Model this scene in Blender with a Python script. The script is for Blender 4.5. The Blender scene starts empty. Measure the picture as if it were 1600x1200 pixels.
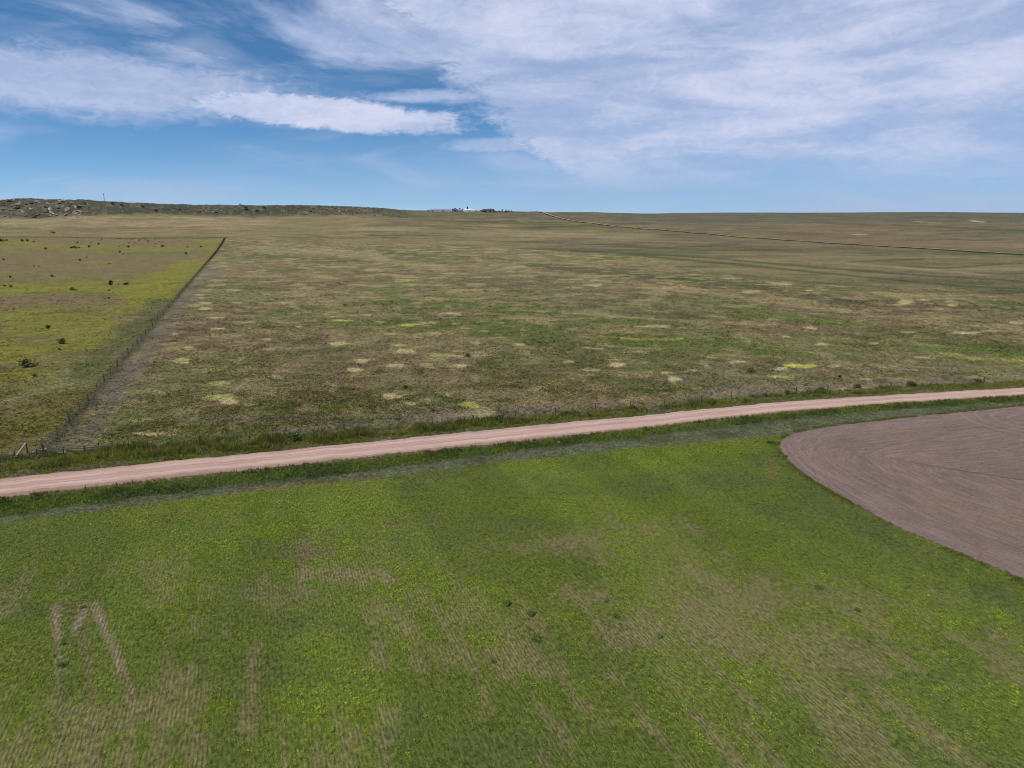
import bpy, math, random
import numpy as np
from mathutils import Vector, Matrix
R = math.radians
rng = np.random.default_rng(11)
random.seed(5)
scn = bpy.context.scene
C = scn.collection

# ------------------------------------------------------------ camera
CAM_H = 36.0
PITCH = R(13.9)
FPX = 1600 * 24.0 / 36.0
cd = bpy.data.cameras.new('camera'); cd.lens = 24.0; cd.sensor_width = 36.0
cd.clip_start = 0.5; cd.clip_end = 60000
cam = bpy.data.objects.new('camera', cd); C.objects.link(cam)
cam.location = (0, 0, CAM_H); cam.rotation_euler = (R(90) - PITCH, 0, 0)
scn.camera = cam

# ------------------------------------------------------------ light and exposure
SUN_EL, SUN_AZ = R(58), R(-125)          # azimuth clockwise from +Y (view direction)
SUN_STR, SKY_STR, EXPO = 3.4, 0.085, 0.0
scn.view_settings.view_transform = 'Standard'
scn.view_settings.look = 'None'
scn.view_settings.exposure = EXPO
scn.view_settings.gamma = 1
scn.cycles.filter_width = 1.0
sl = bpy.data.lights.new('sun', 'SUN'); sl.energy = SUN_STR; sl.angle = R(0.8); sl.color = (1, .955, .89)
so = bpy.data.objects.new('sun', sl); C.objects.link(so)
sdir = Vector((math.sin(SUN_AZ) * math.cos(SUN_EL), math.cos(SUN_AZ) * math.cos(SUN_EL), math.sin(SUN_EL)))
so.rotation_euler = sdir.to_track_quat('Z', 'Y').to_euler(); so.location = (0, 0, 200)


class NT:
    """small helper that writes node graphs as expressions"""
    def __init__(s, nt): s.nt = nt
    def n(s, t, **k):
        o = s.nt.nodes.new(t)
        for a, b in k.items(): setattr(o, a, b)
        return o
    def put(s, sock, v):
        if isinstance(v, bpy.types.NodeSocket): s.nt.links.new(v, sock)
        else: sock.default_value = v
    def m(s, op, a, b=0.0, c=0.0, clamp=False):
        o = s.n('ShaderNodeMath', operation=op, use_clamp=clamp)
        s.put(o.inputs[0], a); s.put(o.inputs[1], b)
        if op in ('MULTIPLY_ADD', 'SMOOTH_MIN', 'SMOOTH_MAX'): s.put(o.inputs[2], c)
        return o.outputs[0]
    def ss(s, x, a, b, lo=0.0, hi=1.0):
        o = s.n('ShaderNodeMapRange', interpolation_type='SMOOTHSTEP')
        s.put(o.inputs[0], x); o.inputs[1].default_value = a; o.inputs[2].default_value = b
        o.inputs[3].default_value = lo; o.inputs[4].default_value = hi
        return o.outputs[0]
    def lin(s, x, a, b, lo=0.0, hi=1.0):
        o = s.n('ShaderNodeMapRange'); s.put(o.inputs[0], x)
        o.inputs[1].default_value = a; o.inputs[2].default_value = b
        o.inputs[3].default_value = lo; o.inputs[4].default_value = hi
        return o.outputs[0]
    def mix(s, f, a, b, mode='MIX'):
        o = s.n('ShaderNodeMix', data_type='RGBA', blend_type=mode)
        s.put(o.inputs[0], f); s.put(o.inputs[6], a); s.put(o.inputs[7], b)
        return o.outputs[2]
    def noise(s, vec, scale, detail=4, rough=.55, dist=0.0, out='Fac'):
        o = s.n('ShaderNodeTexNoise'); s.put(o.inputs['Vector'], vec)
        o.inputs['Scale'].default_value = scale; o.inputs['Detail'].default_value = detail
        o.inputs['Roughness'].default_value = rough; o.inputs['Distortion'].default_value = dist
        return o.outputs[out]
    def xyz(s, x, y, z):
        o = s.n('ShaderNodeCombineXYZ'); s.put(o.inputs[0], x); s.put(o.inputs[1], y); s.put(o.inputs[2], z)
        return o.outputs[0]
    def sep(s, v):
        o = s.n('ShaderNodeSeparateXYZ'); s.put(o.inputs[0], v); return o.outputs


def make_world():
    w = bpy.data.worlds.new('World'); scn.world = w; w.use_nodes = True
    nt = w.node_tree; nt.nodes.clear(); g = NT(nt)
    sky = g.n('ShaderNodeTexSky', sky_type='NISHITA', sun_disc=False)
    sky.sun_elevation = SUN_EL; sky.sun_rotation = SUN_AZ; sky.altitude = 1800
    sky.air_density = 1.0; sky.dust_density = .3; sky.ozone_density = 3.0
    co = g.n('ShaderNodeTexCoord').outputs['Generated']
    X, Y, Z = g.sep(co)
    lift = g.n('ShaderNodeVectorMath', operation='NORMALIZE')     # clear dry air: the pale band at the horizon is thin
    g.put(lift.inputs[0], g.xyz(X, Y, g.m('ADD', g.m('MULTIPLY', g.m('MAXIMUM', Z, 0.0), 1.7), .06)))
    g.put(sky.inputs['Vector'], lift.outputs[0])
    hor = g.m('SQRT', g.m('ADD', g.m('MULTIPLY', X, X), g.m('MULTIPLY', Y, Y)))
    el = g.m('MULTIPLY', g.m('ARCTAN2', Z, hor), 180 / math.pi)
    az = g.m('MULTIPLY', g.m('ARCTAN2', X, Y), 180 / math.pi)
    # cloud sheet coordinates: where the sight line meets a layer overhead
    zz = g.m('ADD', g.m('MAXIMUM', Z, 0.0), 0.045)
    pl = g.xyz(g.m('DIVIDE', X, zz), g.m('DIVIDE', Y, zz), 0.0)
    ang = g.xyz(az, g.m('MULTIPLY', el, 3.2), 0.0)
    nA = g.noise(ang, .16, 8, .62, .4)
    nB = g.noise(pl, .55, 7, .6, .6)
    nC = g.noise(g.xyz(az, g.m('MULTIPLY', el, 5.0), 7.0), .07, 5, .5, .6)
    wob = g.m('MULTIPLY', g.m('SUBTRACT', nA, .5), 1.0)
    nF = g.noise(g.xyz(az, g.m('MULTIPLY', el, 2.2), 3.0), .75, 6, .62, .8)
    def bank(a0, e0, ra, re, tilt=0.0, soft=.5, amp=1.3):
        da = g.m('SUBTRACT', az, a0); de = g.m('SUBTRACT', g.m('SUBTRACT', el, e0), g.m('MULTIPLY', da, tilt))
        a = g.m('DIVIDE', da, ra); b = g.m('DIVIDE', de, re)
        d = g.m('SQRT', g.m('ADD', g.m('MULTIPLY', a, a), g.m('MULTIPLY', b, b)))
        d = g.m('ADD', d, g.m('MULTIPLY', wob, -amp))
        d = g.m('ADD', d, g.m('MULTIPLY', g.m('SUBTRACT', nF, .5), -.7))
        return g.ss(d, 1.0 + soft * .5, 1.0 - soft * .5)
    b1 = g.m('MULTIPLY', bank(-31, 8.6, 14, 2.0, .0, .9, .9), .72)        # soft left bank
    b2 = bank(-14.5, 7.5, 10.5, 1.15, -.055, .42, .8)                     # long tapering cloud
    b3 = g.m('MULTIPLY', bank(-6.0, 8.9, 4.6, .45, .02, 1.1, 2.2), .85)
    b5 = g.m('MULTIPLY', bank(-1.2, 5.4, 3.8, .55, .03, .8, 1.2), .5)
    # broad overcast on the right, its left edge running down to the right
    edge = g.m('ADD', g.m('ADD', az, g.m('MULTIPLY', g.m('SUBTRACT', el, 8.5), 1.15)), 3.9)
    edge = g.m('ADD', edge, g.m('MULTIPLY', wob, 9.0))
    edge = g.m('ADD', edge, g.m('MULTIPLY', g.m('SUBTRACT', nF, .5), 3.5))
    right = g.ss(edge, -.3, 3.0)
    low = g.ss(el, .2, 6.2)
    tex = g.ss(nC, .36, .62)
    rd = g.m('MULTIPLY', right, g.m('ADD', g.m('MULTIPLY', low, .72), g.m('MULTIPLY', tex, .24)))
    rd = g.m('MULTIPLY', rd, g.ss(el, .3, 4.5, .25, 1.0))
    # high cloud over the rest of the dome
    top = g.m('MULTIPLY', g.ss(nB, .40, .62), g.ss(el, 9.0, 11.5))
    top = g.m('MULTIPLY', top, .9)
    veil = g.m('MULTIPLY', g.ss(nC, .45, .75), g.ss(el, 0, 6, .22, .34))
    d = g.m('MAXIMUM', g.m('MAXIMUM', b1, b2), g.m('MAXIMUM', b3, b5))
    d = g.m('MAXIMUM', g.m('MAXIMUM', d, rd), g.m('MAXIMUM', top, veil))
    # cloud light: brighter billows, bluish thinner parts
    sh = g.m('ADD', g.m('MULTIPLY', nF, .38), g.m('MULTIPLY', nC, .75))
    ccol = g.mix(g.ss(sh, .38, .80), (.41, .51, .76, 1), (.66, .70, .88, 1))
    # blue tint of clear air: sky texture, slightly more saturated
    hs = g.n('ShaderNodeHueSaturation'); g.put(hs.inputs['Color'], sky.outputs[0])
    hs.inputs['Saturation'].default_value = 1.2; hs.inputs['Hue'].default_value = .493; hs.inputs['Value'].default_value = 1.48
    base = g.mix(1.0, hs.outputs[0], (SKY_STR, SKY_STR, SKY_STR, 1), 'MULTIPLY')
    # far thin cloud low over the plain, greyer and denser toward the right
    lo = g.m('MULTIPLY', g.ss(el, 7.5, .3), g.m('ADD', g.lin(az, -34, 10, .30, .72), g.m('MULTIPLY', g.m('SUBTRACT', nC, .5), .9)), clamp=True)
    base = g.mix(lo, base, (.315, .445, .665, 1))
    col = g.mix(d, base, ccol)
    bg = g.n('ShaderNodeBackground'); g.put(bg.inputs['Color'], col); bg.inputs['Strength'].default_value = 1.0
    out = g.n('ShaderNodeOutputWorld'); nt.links.new(bg.outputs[0], out.inputs[0])
make_world()


# ------------------------------------------------------------ helpers
def lin(c):
    c = np.asarray(c, float) / 255.0
    return np.where(c <= .04045, c / 12.92, ((c + .055) / 1.055) ** 2.4)
GAIN = 1.28                                # irradiance of open ground in this light
def alb(r, g, b): return lin((r, g, b)) / GAIN

def _hash(ix, iy, seed):
    n = (ix.astype(np.int64) * 374761393 + iy.astype(np.int64) * 668265263 + seed * 1442695041) & 0xffffffff
    n = ((n ^ (n >> 13)) * 1274126177) & 0xffffffff
    n = n ^ (n >> 16)
    return (n & 0xffffff) / float(0xffffff)

def vnoise(x, y, seed=0):
    ix = np.floor(x); iy = np.floor(y); fx = x - ix; fy = y - iy
    fx = fx * fx * fx * (fx * (fx * 6 - 15) + 10); fy = fy * fy * fy * (fy * (fy * 6 - 15) + 10)
    a = _hash(ix, iy, seed); b = _hash(ix + 1, iy, seed); c = _hash(ix, iy + 1, seed); d = _hash(ix + 1, iy + 1, seed)
    return (a * (1 - fx) + b * fx) * (1 - fy) + (c * (1 - fx) + d * fx) * fy

def fbm(x, y, scale, octv=4, seed=0, rough=.55):
    """0..1 noise with features about `scale` metres wide"""
    x = np.asarray(x, float) / scale; y = np.asarray(y, float) / scale
    t = 0; a = 1; s = 0
    for i in range(octv):
        ca, sa = math.cos(.6 * i + seed), math.sin(.6 * i + seed)
        t = t + a * vnoise(x * ca - y * sa + 17.3 * i, x * sa + y * ca + 5.1 * i, seed + i * 31)
        s += a; a *= rough; x = x * 2.03; y = y * 2.03
    return t / s

def sstep(x, a, b):
    t = np.clip((np.asarray(x, float) - a) / (b - a), 0, 1); return t * t * (3 - 2 * t)

def lerp(a, b, f):
    f = np.asarray(f)[..., None] if np.ndim(a) != np.ndim(f) or np.ndim(b) == 1 else f
    return a * (1 - f) + np.asarray(b) * f

# ---- terrain: level plain, then a long rise to a ridge; a rocky mesa on the left
_cols = [0, 60, 150, 200, 300, 400, 500, 590, 625, 700, 800, 845, 930, 1000, 1120, 1300, 1440, 1600]
_ctop = [311.5, 311, 313, 315, 319.5, 320.5, 320.7, 324, 328, 329, 329.6, 331, 331, 333.3, 332, 332, 331, 332]
_fooY = [1480, 1480, 1500, 1520, 1570, 1610, 1610, 1640, 1560, 1540, 1530, 1530, 1540, 1560, 1560, 1560, 1560, 1560]
_topY = [1590, 1590, 1600, 1610, 1660, 1700, 1700, 1725, 1740, 1730, 1720, 1713, 1760, 1850, 1950, 1950, 1950, 1950]
_fooy = [342, 343, 339, 338, 339, 341, 339, 337, 341, 343, 345, 345, 345, 345, 345, 346, 347, 348]
def _ray(x, y):
    dx = x - 800.0; dy = y - 600.0
    down = dy * math.cos(PITCH) + FPX * math.sin(PITCH)
    fwd = FPX * math.cos(PITCH) - dy * math.sin(PITCH)
    return dx / fwd, down / fwd
_U = np.linspace(-1.0, 1.0, 401); _YY = np.arange(0, 3001, 10.0)
def _build_height():
    us = []; prof = []
    for x, yt, yf, fY, tY in zip(_cols, _ctop, _fooy, _fooY, _topY):
        u, st = _ray(x, yt); _, sf = _ray(x, yf)
        zt = CAM_H - st * tY; zf = CAM_H - sf * fY
        ky = [0, 700, 850, 1020, 1280, fY, tY, tY + 250, 3000]
        kz = [0, 0, 1.7, 5.0, 13.2 if zf > 14 else zf * .6, zf, zt, zt - 3, zt - 30]
        us.append(u); prof.append(np.interp(_YY, ky, kz))
    prof = np.array(prof); us = np.array(us)
    G = np.array([np.interp(_U, us, prof[:, j]) for j in range(prof.shape[1])]).T
    def blur(A, s, ax):
        r = int(3 * s) + 1; k = np.exp(-.5 * (np.arange(-r, r + 1) / s) ** 2); k /= k.sum()
        P = np.pad(A, [(r, r) if i == ax else (0, 0) for i in range(2)], mode='edge')
        return np.apply_along_axis(lambda v: np.convolve(v, k, 'valid'), ax, P)
    G = blur(G, 1.2, 1); return blur(G, 2.0, 0)
_G = _build_height()
def mesa_mask(X, Y):
    u = X / np.maximum(Y, 1.0)
    m = sstep(u, -.125, -.19)
    f = np.interp(u, [_ray(x, 600)[0] * 0 + _ray(x, 340)[0] for x in _cols], _fooY)
    return m * sstep(Y, f - 10, f + 25)
def H(X, Y):
    X = np.asarray(X, float); Y = np.asarray(Y, float)
    Yp = np.maximum(Y, 1.0)
    u = np.clip(X / Yp, -1, 1); iu = (u + 1) * 200.0; iy = np.clip(Y, 0, 2999) / 10.0
    a = np.clip(iu.astype(int), 0, 399); b = np.clip(iy.astype(int), 0, 299)
    fu = iu - a; fy = iy - b
    z = (_G[a, b] * (1 - fu) + _G[a + 1, b] * fu) * (1 - fy) + (_G[a, b + 1] * (1 - fu) + _G[a + 1, b + 1] * fu) * fy
    k = sstep(Y, 620, 1100)
    z = z + k * ((fbm(X, Y, 330, 3, 3) - .5) * 7.0 + (fbm(X, Y, 95, 3, 9) - .5) * 3.0) * (1 - .75 * sstep(Y, 1450, 1600) )
    mm = mesa_mask(X, Y)
    z = z + mm * ((fbm(X, Y * .35, 42, 4, 21) - .5) * 10.0) * sstep(Y, 1450, 1520) * (1 - sstep(Y, 1640, 1760))
    z = z + mm * (fbm(X, Y, 13, 3, 25) - .5) * 3.4
    return z

def at(x, y):
    """world point of the ground seen at photo pixel (x, y) of 1600x1200"""
    u, s = _ray(x, y)
    if s > 36 / 690.0:
        Y = CAM_H / s
        return float(u * Y), float(Y), 0.0
    lo = 600.0
    for Y in np.arange(600.0, 2600.0, 4.0):
        if float(H(u * Y, Y)) >= CAM_H - s * Y:
            break
    return float(u * Y), float(Y), float(H(u * Y, Y))

def on_rise(x, Y=1704.0):
    """point on the brow of the rise along the bearing of photo column x"""
    u, s = _ray(x, 328.0); return float(u * Y), Y, float(H(u * Y, Y))

def topix(X, Y, Z):
    """inverse of at(), used only while laying out the ground's vegetation zones"""
    f = Y * math.cos(PITCH) + (CAM_H - Z) * math.sin(PITCH)
    v = (CAM_H - Z) * math.cos(PITCH) - Y * math.sin(PITCH)
    f = np.maximum(f, 1e-3)
    return 800 + FPX * X / f, 600 + FPX * v / f

TH = math.atan(.374); E1 = np.array([math.cos(TH), math.sin(TH)]); E2 = np.array([-math.sin(TH), math.cos(TH)])

def mesh_np(name, V, F, col=None, attrs=None, smooth=False):
    V = np.asarray(V, np.float32).reshape(-1, 3); F = np.asarray(F, np.int32)
    k = F.shape[1]; me = bpy.data.meshes.new(name)
    me.vertices.add(len(V)); me.vertices.foreach_set('co', V.ravel())
    me.loops.add(F.size); me.loops.foreach_set('vertex_index', F.ravel())
    me.polygons.add(len(F))
    me.polygons.foreach_set('loop_start', np.arange(0, F.size, k, dtype=np.int32))
    me.polygons.foreach_set('loop_total', np.full(len(F), k, np.int32))
    me.update(calc_edges=True)
    if smooth: me.polygons.foreach_set('use_smooth', np.ones(len(F), bool))
    if col is not None:
        a = me.attributes.new('col', 'FLOAT_COLOR', 'POINT')
        c4 = np.ones((len(V), 4), np.float32); c4[:, :3] = col; a.data.foreach_set('color', c4.ravel())
    if attrs:
        for nm, v in attrs.items():
            v = np.asarray(v, np.float32)
            if v.ndim == 1:
                a = me.attributes.new(nm, 'FLOAT', 'POINT'); a.data.foreach_set('value', v)
            else:
                a = me.attributes.new(nm, 'FLOAT_VECTOR', 'POINT'); a.data.foreach_set('vector', v.ravel())
    return me

def link(name, me, mat=None, parent=None, loc=None):
    o = bpy.data.objects.new(name, me); C.objects.link(o)
    if mat and me is not None and not me.materials: me.materials.append(mat)
    if parent: o.parent = parent
    if loc is not None: o.location = loc
    return o
def tag(o, label, cat, group=None):
    o['label'] = label; o['category'] = cat
    if group: o['group'] = group
    return o
def thing(name, label, cat, loc, rz=0, group=None):
    o = bpy.data.objects.new(name, None); C.objects.link(o); o.location = loc; o.rotation_euler = (0, 0, rz)
    o.empty_display_size = .3
    return tag(o, label, cat, group)
def struct(o): o['kind'] = 'structure'; return o
def stuff(o, label, cat): o['kind'] = 'stuff'; return tag(o, label, cat)
def dup(o, loc, rz=0, sc=1.0, label=None, group=None, parent=None):
    r = o.copy(); C.objects.link(r)
    if parent is not None: r.parent = parent
    else:
        r.location = loc; r.rotation_euler = (0, 0, rz)
        r.scale = (sc, sc, sc) if np.isscalar(sc) else sc
        if label: r['label'] = label
        if group: r['group'] = group
    for ch in list(o.children): dup(ch, None, parent=r)
    return r

class MB:
    """collects polygons for one mesh"""
    def __init__(s): s.v = []; s.f = []
    def add(s, vs, fs):
        n = len(s.v); s.v += [tuple(v) for v in vs]; s.f += [tuple(i + n for i in f) for f in fs]
    def box(s, c, d, M=None):
        x, y, z = d[0] / 2, d[1] / 2, d[2] / 2
        vs = [Vector((a * x, b * y, e * z)) for a in (-1, 1) for b in (-1, 1) for e in (-1, 1)]
        if M: vs = [M @ v for v in vs]
        vs = [v + Vector(c) for v in vs]
        s.add(vs, [(0, 1, 3, 2), (4, 6, 7, 5), (0, 4, 5, 1), (2, 3, 7, 6), (0, 2, 6, 4), (1, 5, 7, 3)])
    def tube(s, pts, rad, n=8, cap=True):
        rings = []
        pts = [Vector(p) for p in pts]
        for i, p in enumerate(pts):
            t = (pts[min(i + 1, len(pts) - 1)] - pts[max(i - 1, 0)]).normalized()
            a = t.orthogonal().normalized() if abs(t.z) > .9 else t.cross(Vector((0, 0, 1))).normalized()
            b = t.cross(a).normalized(); r = rad[i] if hasattr(rad, '__len__') else rad
            rings.append([p + (a * math.cos(q) + b * math.sin(q)) * r for q in [2 * math.pi * k / n for k in range(n)]])
        vs = [v for rg in rings for v in rg]; fs = []
        for i in range(len(pts) - 1):
            for k in range(n):
                fs.append((i * n + k, i * n + (k + 1) % n, (i + 1) * n + (k + 1) % n, (i + 1) * n + k))
        if cap: fs += [tuple(range(n - 1, -1, -1)), tuple(range((len(pts) - 1) * n, len(pts) * n))]
        s.add(vs, fs)
    def build(s, name, mat, parent=None, loc=None, smooth=False):
        me = bpy.data.meshes.new(name); me.from_pydata(s.v, [], s.f); me.update()
        if smooth:
            for p in me.polygons: p.use_smooth = True
        return link(name, me, mat, parent, loc)

# ------------------------------------------------------------ materials
def mat_base(name):
    m = bpy.data.materials.new(name); m.use_nodes = True; nt = m.node_tree; nt.nodes.clear()
    g = NT(nt); p = g.n('ShaderNodeBsdfPrincipled'); o = g.n('ShaderNodeOutputMaterial')
    nt.links.new(p.outputs[0], o.inputs[0]); p.inputs['Roughness'].default_value = .95
    p.inputs['Specular IOR Level'].default_value = .12
    return m, g, p
def bump(g, p, h, dist, strength=1.0):
    b = g.n('ShaderNodeBump'); g.put(b.inputs['Height'], h)
    b.inputs['Distance'].default_value = dist; b.inputs['Strength'].default_value = strength
    g.put(p.inputs['Normal'], b.outputs[0])
def simple(name, c, var=.25, scale=6.0, rough=.9, spec=.12, b=0.0):
    m, g, p = mat_base(name)
    co = g.n('ShaderNodeTexCoord').outputs['Object']; n = g.noise(co, scale, 5, .6)
    f = g.lin(n, .25, .75, 1 - var, 1 + var); cc = g.xyz(f, f, f)
    g.put(p.inputs['Base Color'], g.mix(1.0, (*c, 1), cc, 'MULTIPLY'))
    p.inputs['Roughness'].default_value = rough; p.inputs['Specular IOR Level'].default_value = spec
    if b: bump(g, p, n, b)
    return m
def ground_mat():
    m, g, p = mat_base('prairie_ground')
    at_ = g.n('ShaderNodeAttribute', attribute_name='col').outputs['Color']
    co = g.n('ShaderNodeTexCoord').outputs['Object']
    n1 = g.noise(co, 1.5, 5, .75); n2 = g.noise(co, .35, 4, .7); n3 = g.noise(co, .09, 4, .6)
    f = g.m('MULTIPLY', g.lin(n1, .38, .62, .5, 1.5), g.lin(n2, .36, .64, .74, 1.26))
    f = g.m('MULTIPLY', f, g.lin(n3, .35, .65, .86, 1.14))
    c = g.mix(1.0, at_, g.xyz(f, f, f), 'MULTIPLY')
    n4 = g.noise(co, 1.3, 4, .7, out='Color'); sp = g.sep(n4)
    c = g.mix(g.ss(sp[0], .53, .62, 0, .6), c, (*alb(122, 104, 88), 1))      # dead stalks
    c = g.mix(g.ss(sp[1], .53, .62, 0, .65), c, (*alb(70, 78, 44), 1))        # green tufts
    # stay with the zone colour where the zone is bare or far
    k = g.n('ShaderNodeAttribute', attribute_name='spk').outputs['Fac']
    c0 = g.mix(1.0, at_, g.xyz(f, f, f), 'MULTIPLY'); c = g.mix(k, c0, c)
    g.put(p.inputs['Base Color'], c)
    bump(g, p, g.m('ADD', n1, g.m('MULTIPLY', n2, .8)), .7, 1.0)
    return m
def leaf_mat(name, trans=.28):
    m = bpy.data.materials.new(name); m.use_nodes = True; nt = m.node_tree; nt.nodes.clear(); g = NT(nt)
    a = g.n('ShaderNodeAttribute', attribute_name='col').outputs['Color']
    d = g.n('ShaderNodeBsdfDiffuse'); t = g.n('ShaderNodeBsdfTranslucent'); x = g.n('ShaderNodeMixShader')
    g.put(d.inputs[0], a); g.put(t.inputs[0], a); x.inputs[0].default_value = trans
    nt.links.new(d.outputs[0], x.inputs[1]); nt.links.new(t.outputs[0], x.inputs[2])
    o = g.n('ShaderNodeOutputMaterial'); nt.links.new(x.outputs[0], o.inputs[0]); return m
M = dict(leaf=leaf_mat('leaves'), grass=leaf_mat('grass_blades', .35))
M['ground'] = ground_mat()
M['post'] = simple('weathered_post', alb(96, 84, 72), .35, 9, b=.01)
M['steel_post'] = simple('dark_steel_post', alb(70, 66, 58), .3, 9)
M['pale_wood'] = simple('bleached_wood', alb(176, 168, 152), .2, 5, b=.01)
M['wire'] = simple('galvanised_wire', alb(105, 105, 100), .2, 3, .5, .4)
M['bark'] = simple('bark', alb(74, 62, 50), .4, 8, b=.03)
def rock_mat(name, c, sc=.5):
    m, g, p = mat_base(name); co = g.n('ShaderNodeTexCoord').outputs['Object']
    n = g.noise(co, sc, 6, .65); v = g.noise(co, sc * 4, 4, .7)
    c1 = g.mix(g.ss(n, .35, .68), (*(np.array(c) * .55), 1), (*(np.array(c) * 1.15), 1))
    c1 = g.mix(g.ss(v, .55, .75, 0, .5), c1, (*alb(78, 76, 62), 1))
    g.put(p.inputs['Base Color'], c1); bump(g, p, n, .6); return m
M['rock'] = rock_mat('sandstone', alb(172, 160, 138)); M['rock_dark'] = rock_mat('lichened_sandstone', alb(104, 98, 84))
M['stone'] = rock_mat('pale_stone', alb(205, 192, 172), 3)

# ------------------------------------------------------------ zones of the ground, from pixel outlines
def poly_u(pts):
    """outline given as photo pixels -> (u, Y) table of ground distance by bearing"""
    w = [at(*p) for p in pts]; return np.array([a[0] / a[1] for a in w]), np.array([a[1] for a in w])
road_up = [(-420, 792), (-200, 768), (0, 748), (200, 727), (400, 708), (600, 688.5), (800, 668), (1000, 649.5), (1200, 630), (1400, 616.5), (1600, 605.5), (1800, 596), (2000, 588)]
road_lo = [(-420, 832), (-200, 801), (0, 777), (200, 754), (400, 732.5), (600, 711), (800, 690.5), (1000, 668.5), (1200, 645.5), (1400, 629.5), (1600, 617.5), (1800, 607), (2000, 599)]
fence_px = [(-420, 760), (-200, 735), (0, 715.5), (68, 708.5), (200, 700), (400, 687), (600, 671), (800, 654), (1000, 637.5), (1200, 618.5), (1400, 605.5), (1600, 596.5), (1800, 589), (2000, 582)]
south_px = [(-420, 872), (-200, 838), (0, 808), (200, 780), (400, 755), (600, 733), (800, 706), (1000, 684), (1200, 658), (1400, 639.5), (1600, 626.5), (1800, 615), (2000, 606)]
field_px = [(-420, 905), (-200, 858), (0, 816), (100, 803), (200, 791), (400, 768), (600, 746), (800, 721), (1000, 700), (1110, 690), (1200, 683), (1400, 658), (1600, 640), (1800, 628), (2000, 618)]
back_px = [(-300, 371), (0, 371.5), (352, 372)]
r2far_px = [(352, 372), (560, 379), (720, 384), (900, 394), (1000, 402), (1060, 420), (1200, 440), (1400, 457), (1600, 468), (1900, 480)]
T = {k: poly_u(v) for k, v in dict(ru=road_up, rl=road_lo, fe=fence_px, so=south_px, fi=field_px, r2=r2far_px).items()}
def Yof(k, X, Y):
    u = X / np.maximum(Y, 1.0); return np.interp(u, T[k][0], T[k][1])
CORNER = np.array(at(68, 707)[:2]); FAR_C = np.array(at(352, 372)[:2])
fdir = (FAR_C - CORNER); FLEN = float(np.linalg.norm(fdir)); fdir = fdir / FLEN; fnor = np.array([fdir[1], -fdir[0]])
def fence_side(X, Y):        # >0 right of the long fence
    return (X - CORNER[0]) * fnor[0] + (Y - CORNER[1]) * fnor[1]

def seg_d(px, py, pts, ky):
    d = np.full(px.shape, 1e9)
    for (x0, y0), (x1, y1) in zip(pts[:-1], pts[1:]):
        ax, ay = x1 - x0, (y1 - y0) * ky; L = ax * ax + ay * ay + 1e-9
        t = np.clip(((px - x0) * ax + (py - y0) * ky * ay) / L, 0, 1)
        d = np.minimum(d, np.hypot(px - x0 - t * ax, (py - y0) * ky - t * ay))
    return d

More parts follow.
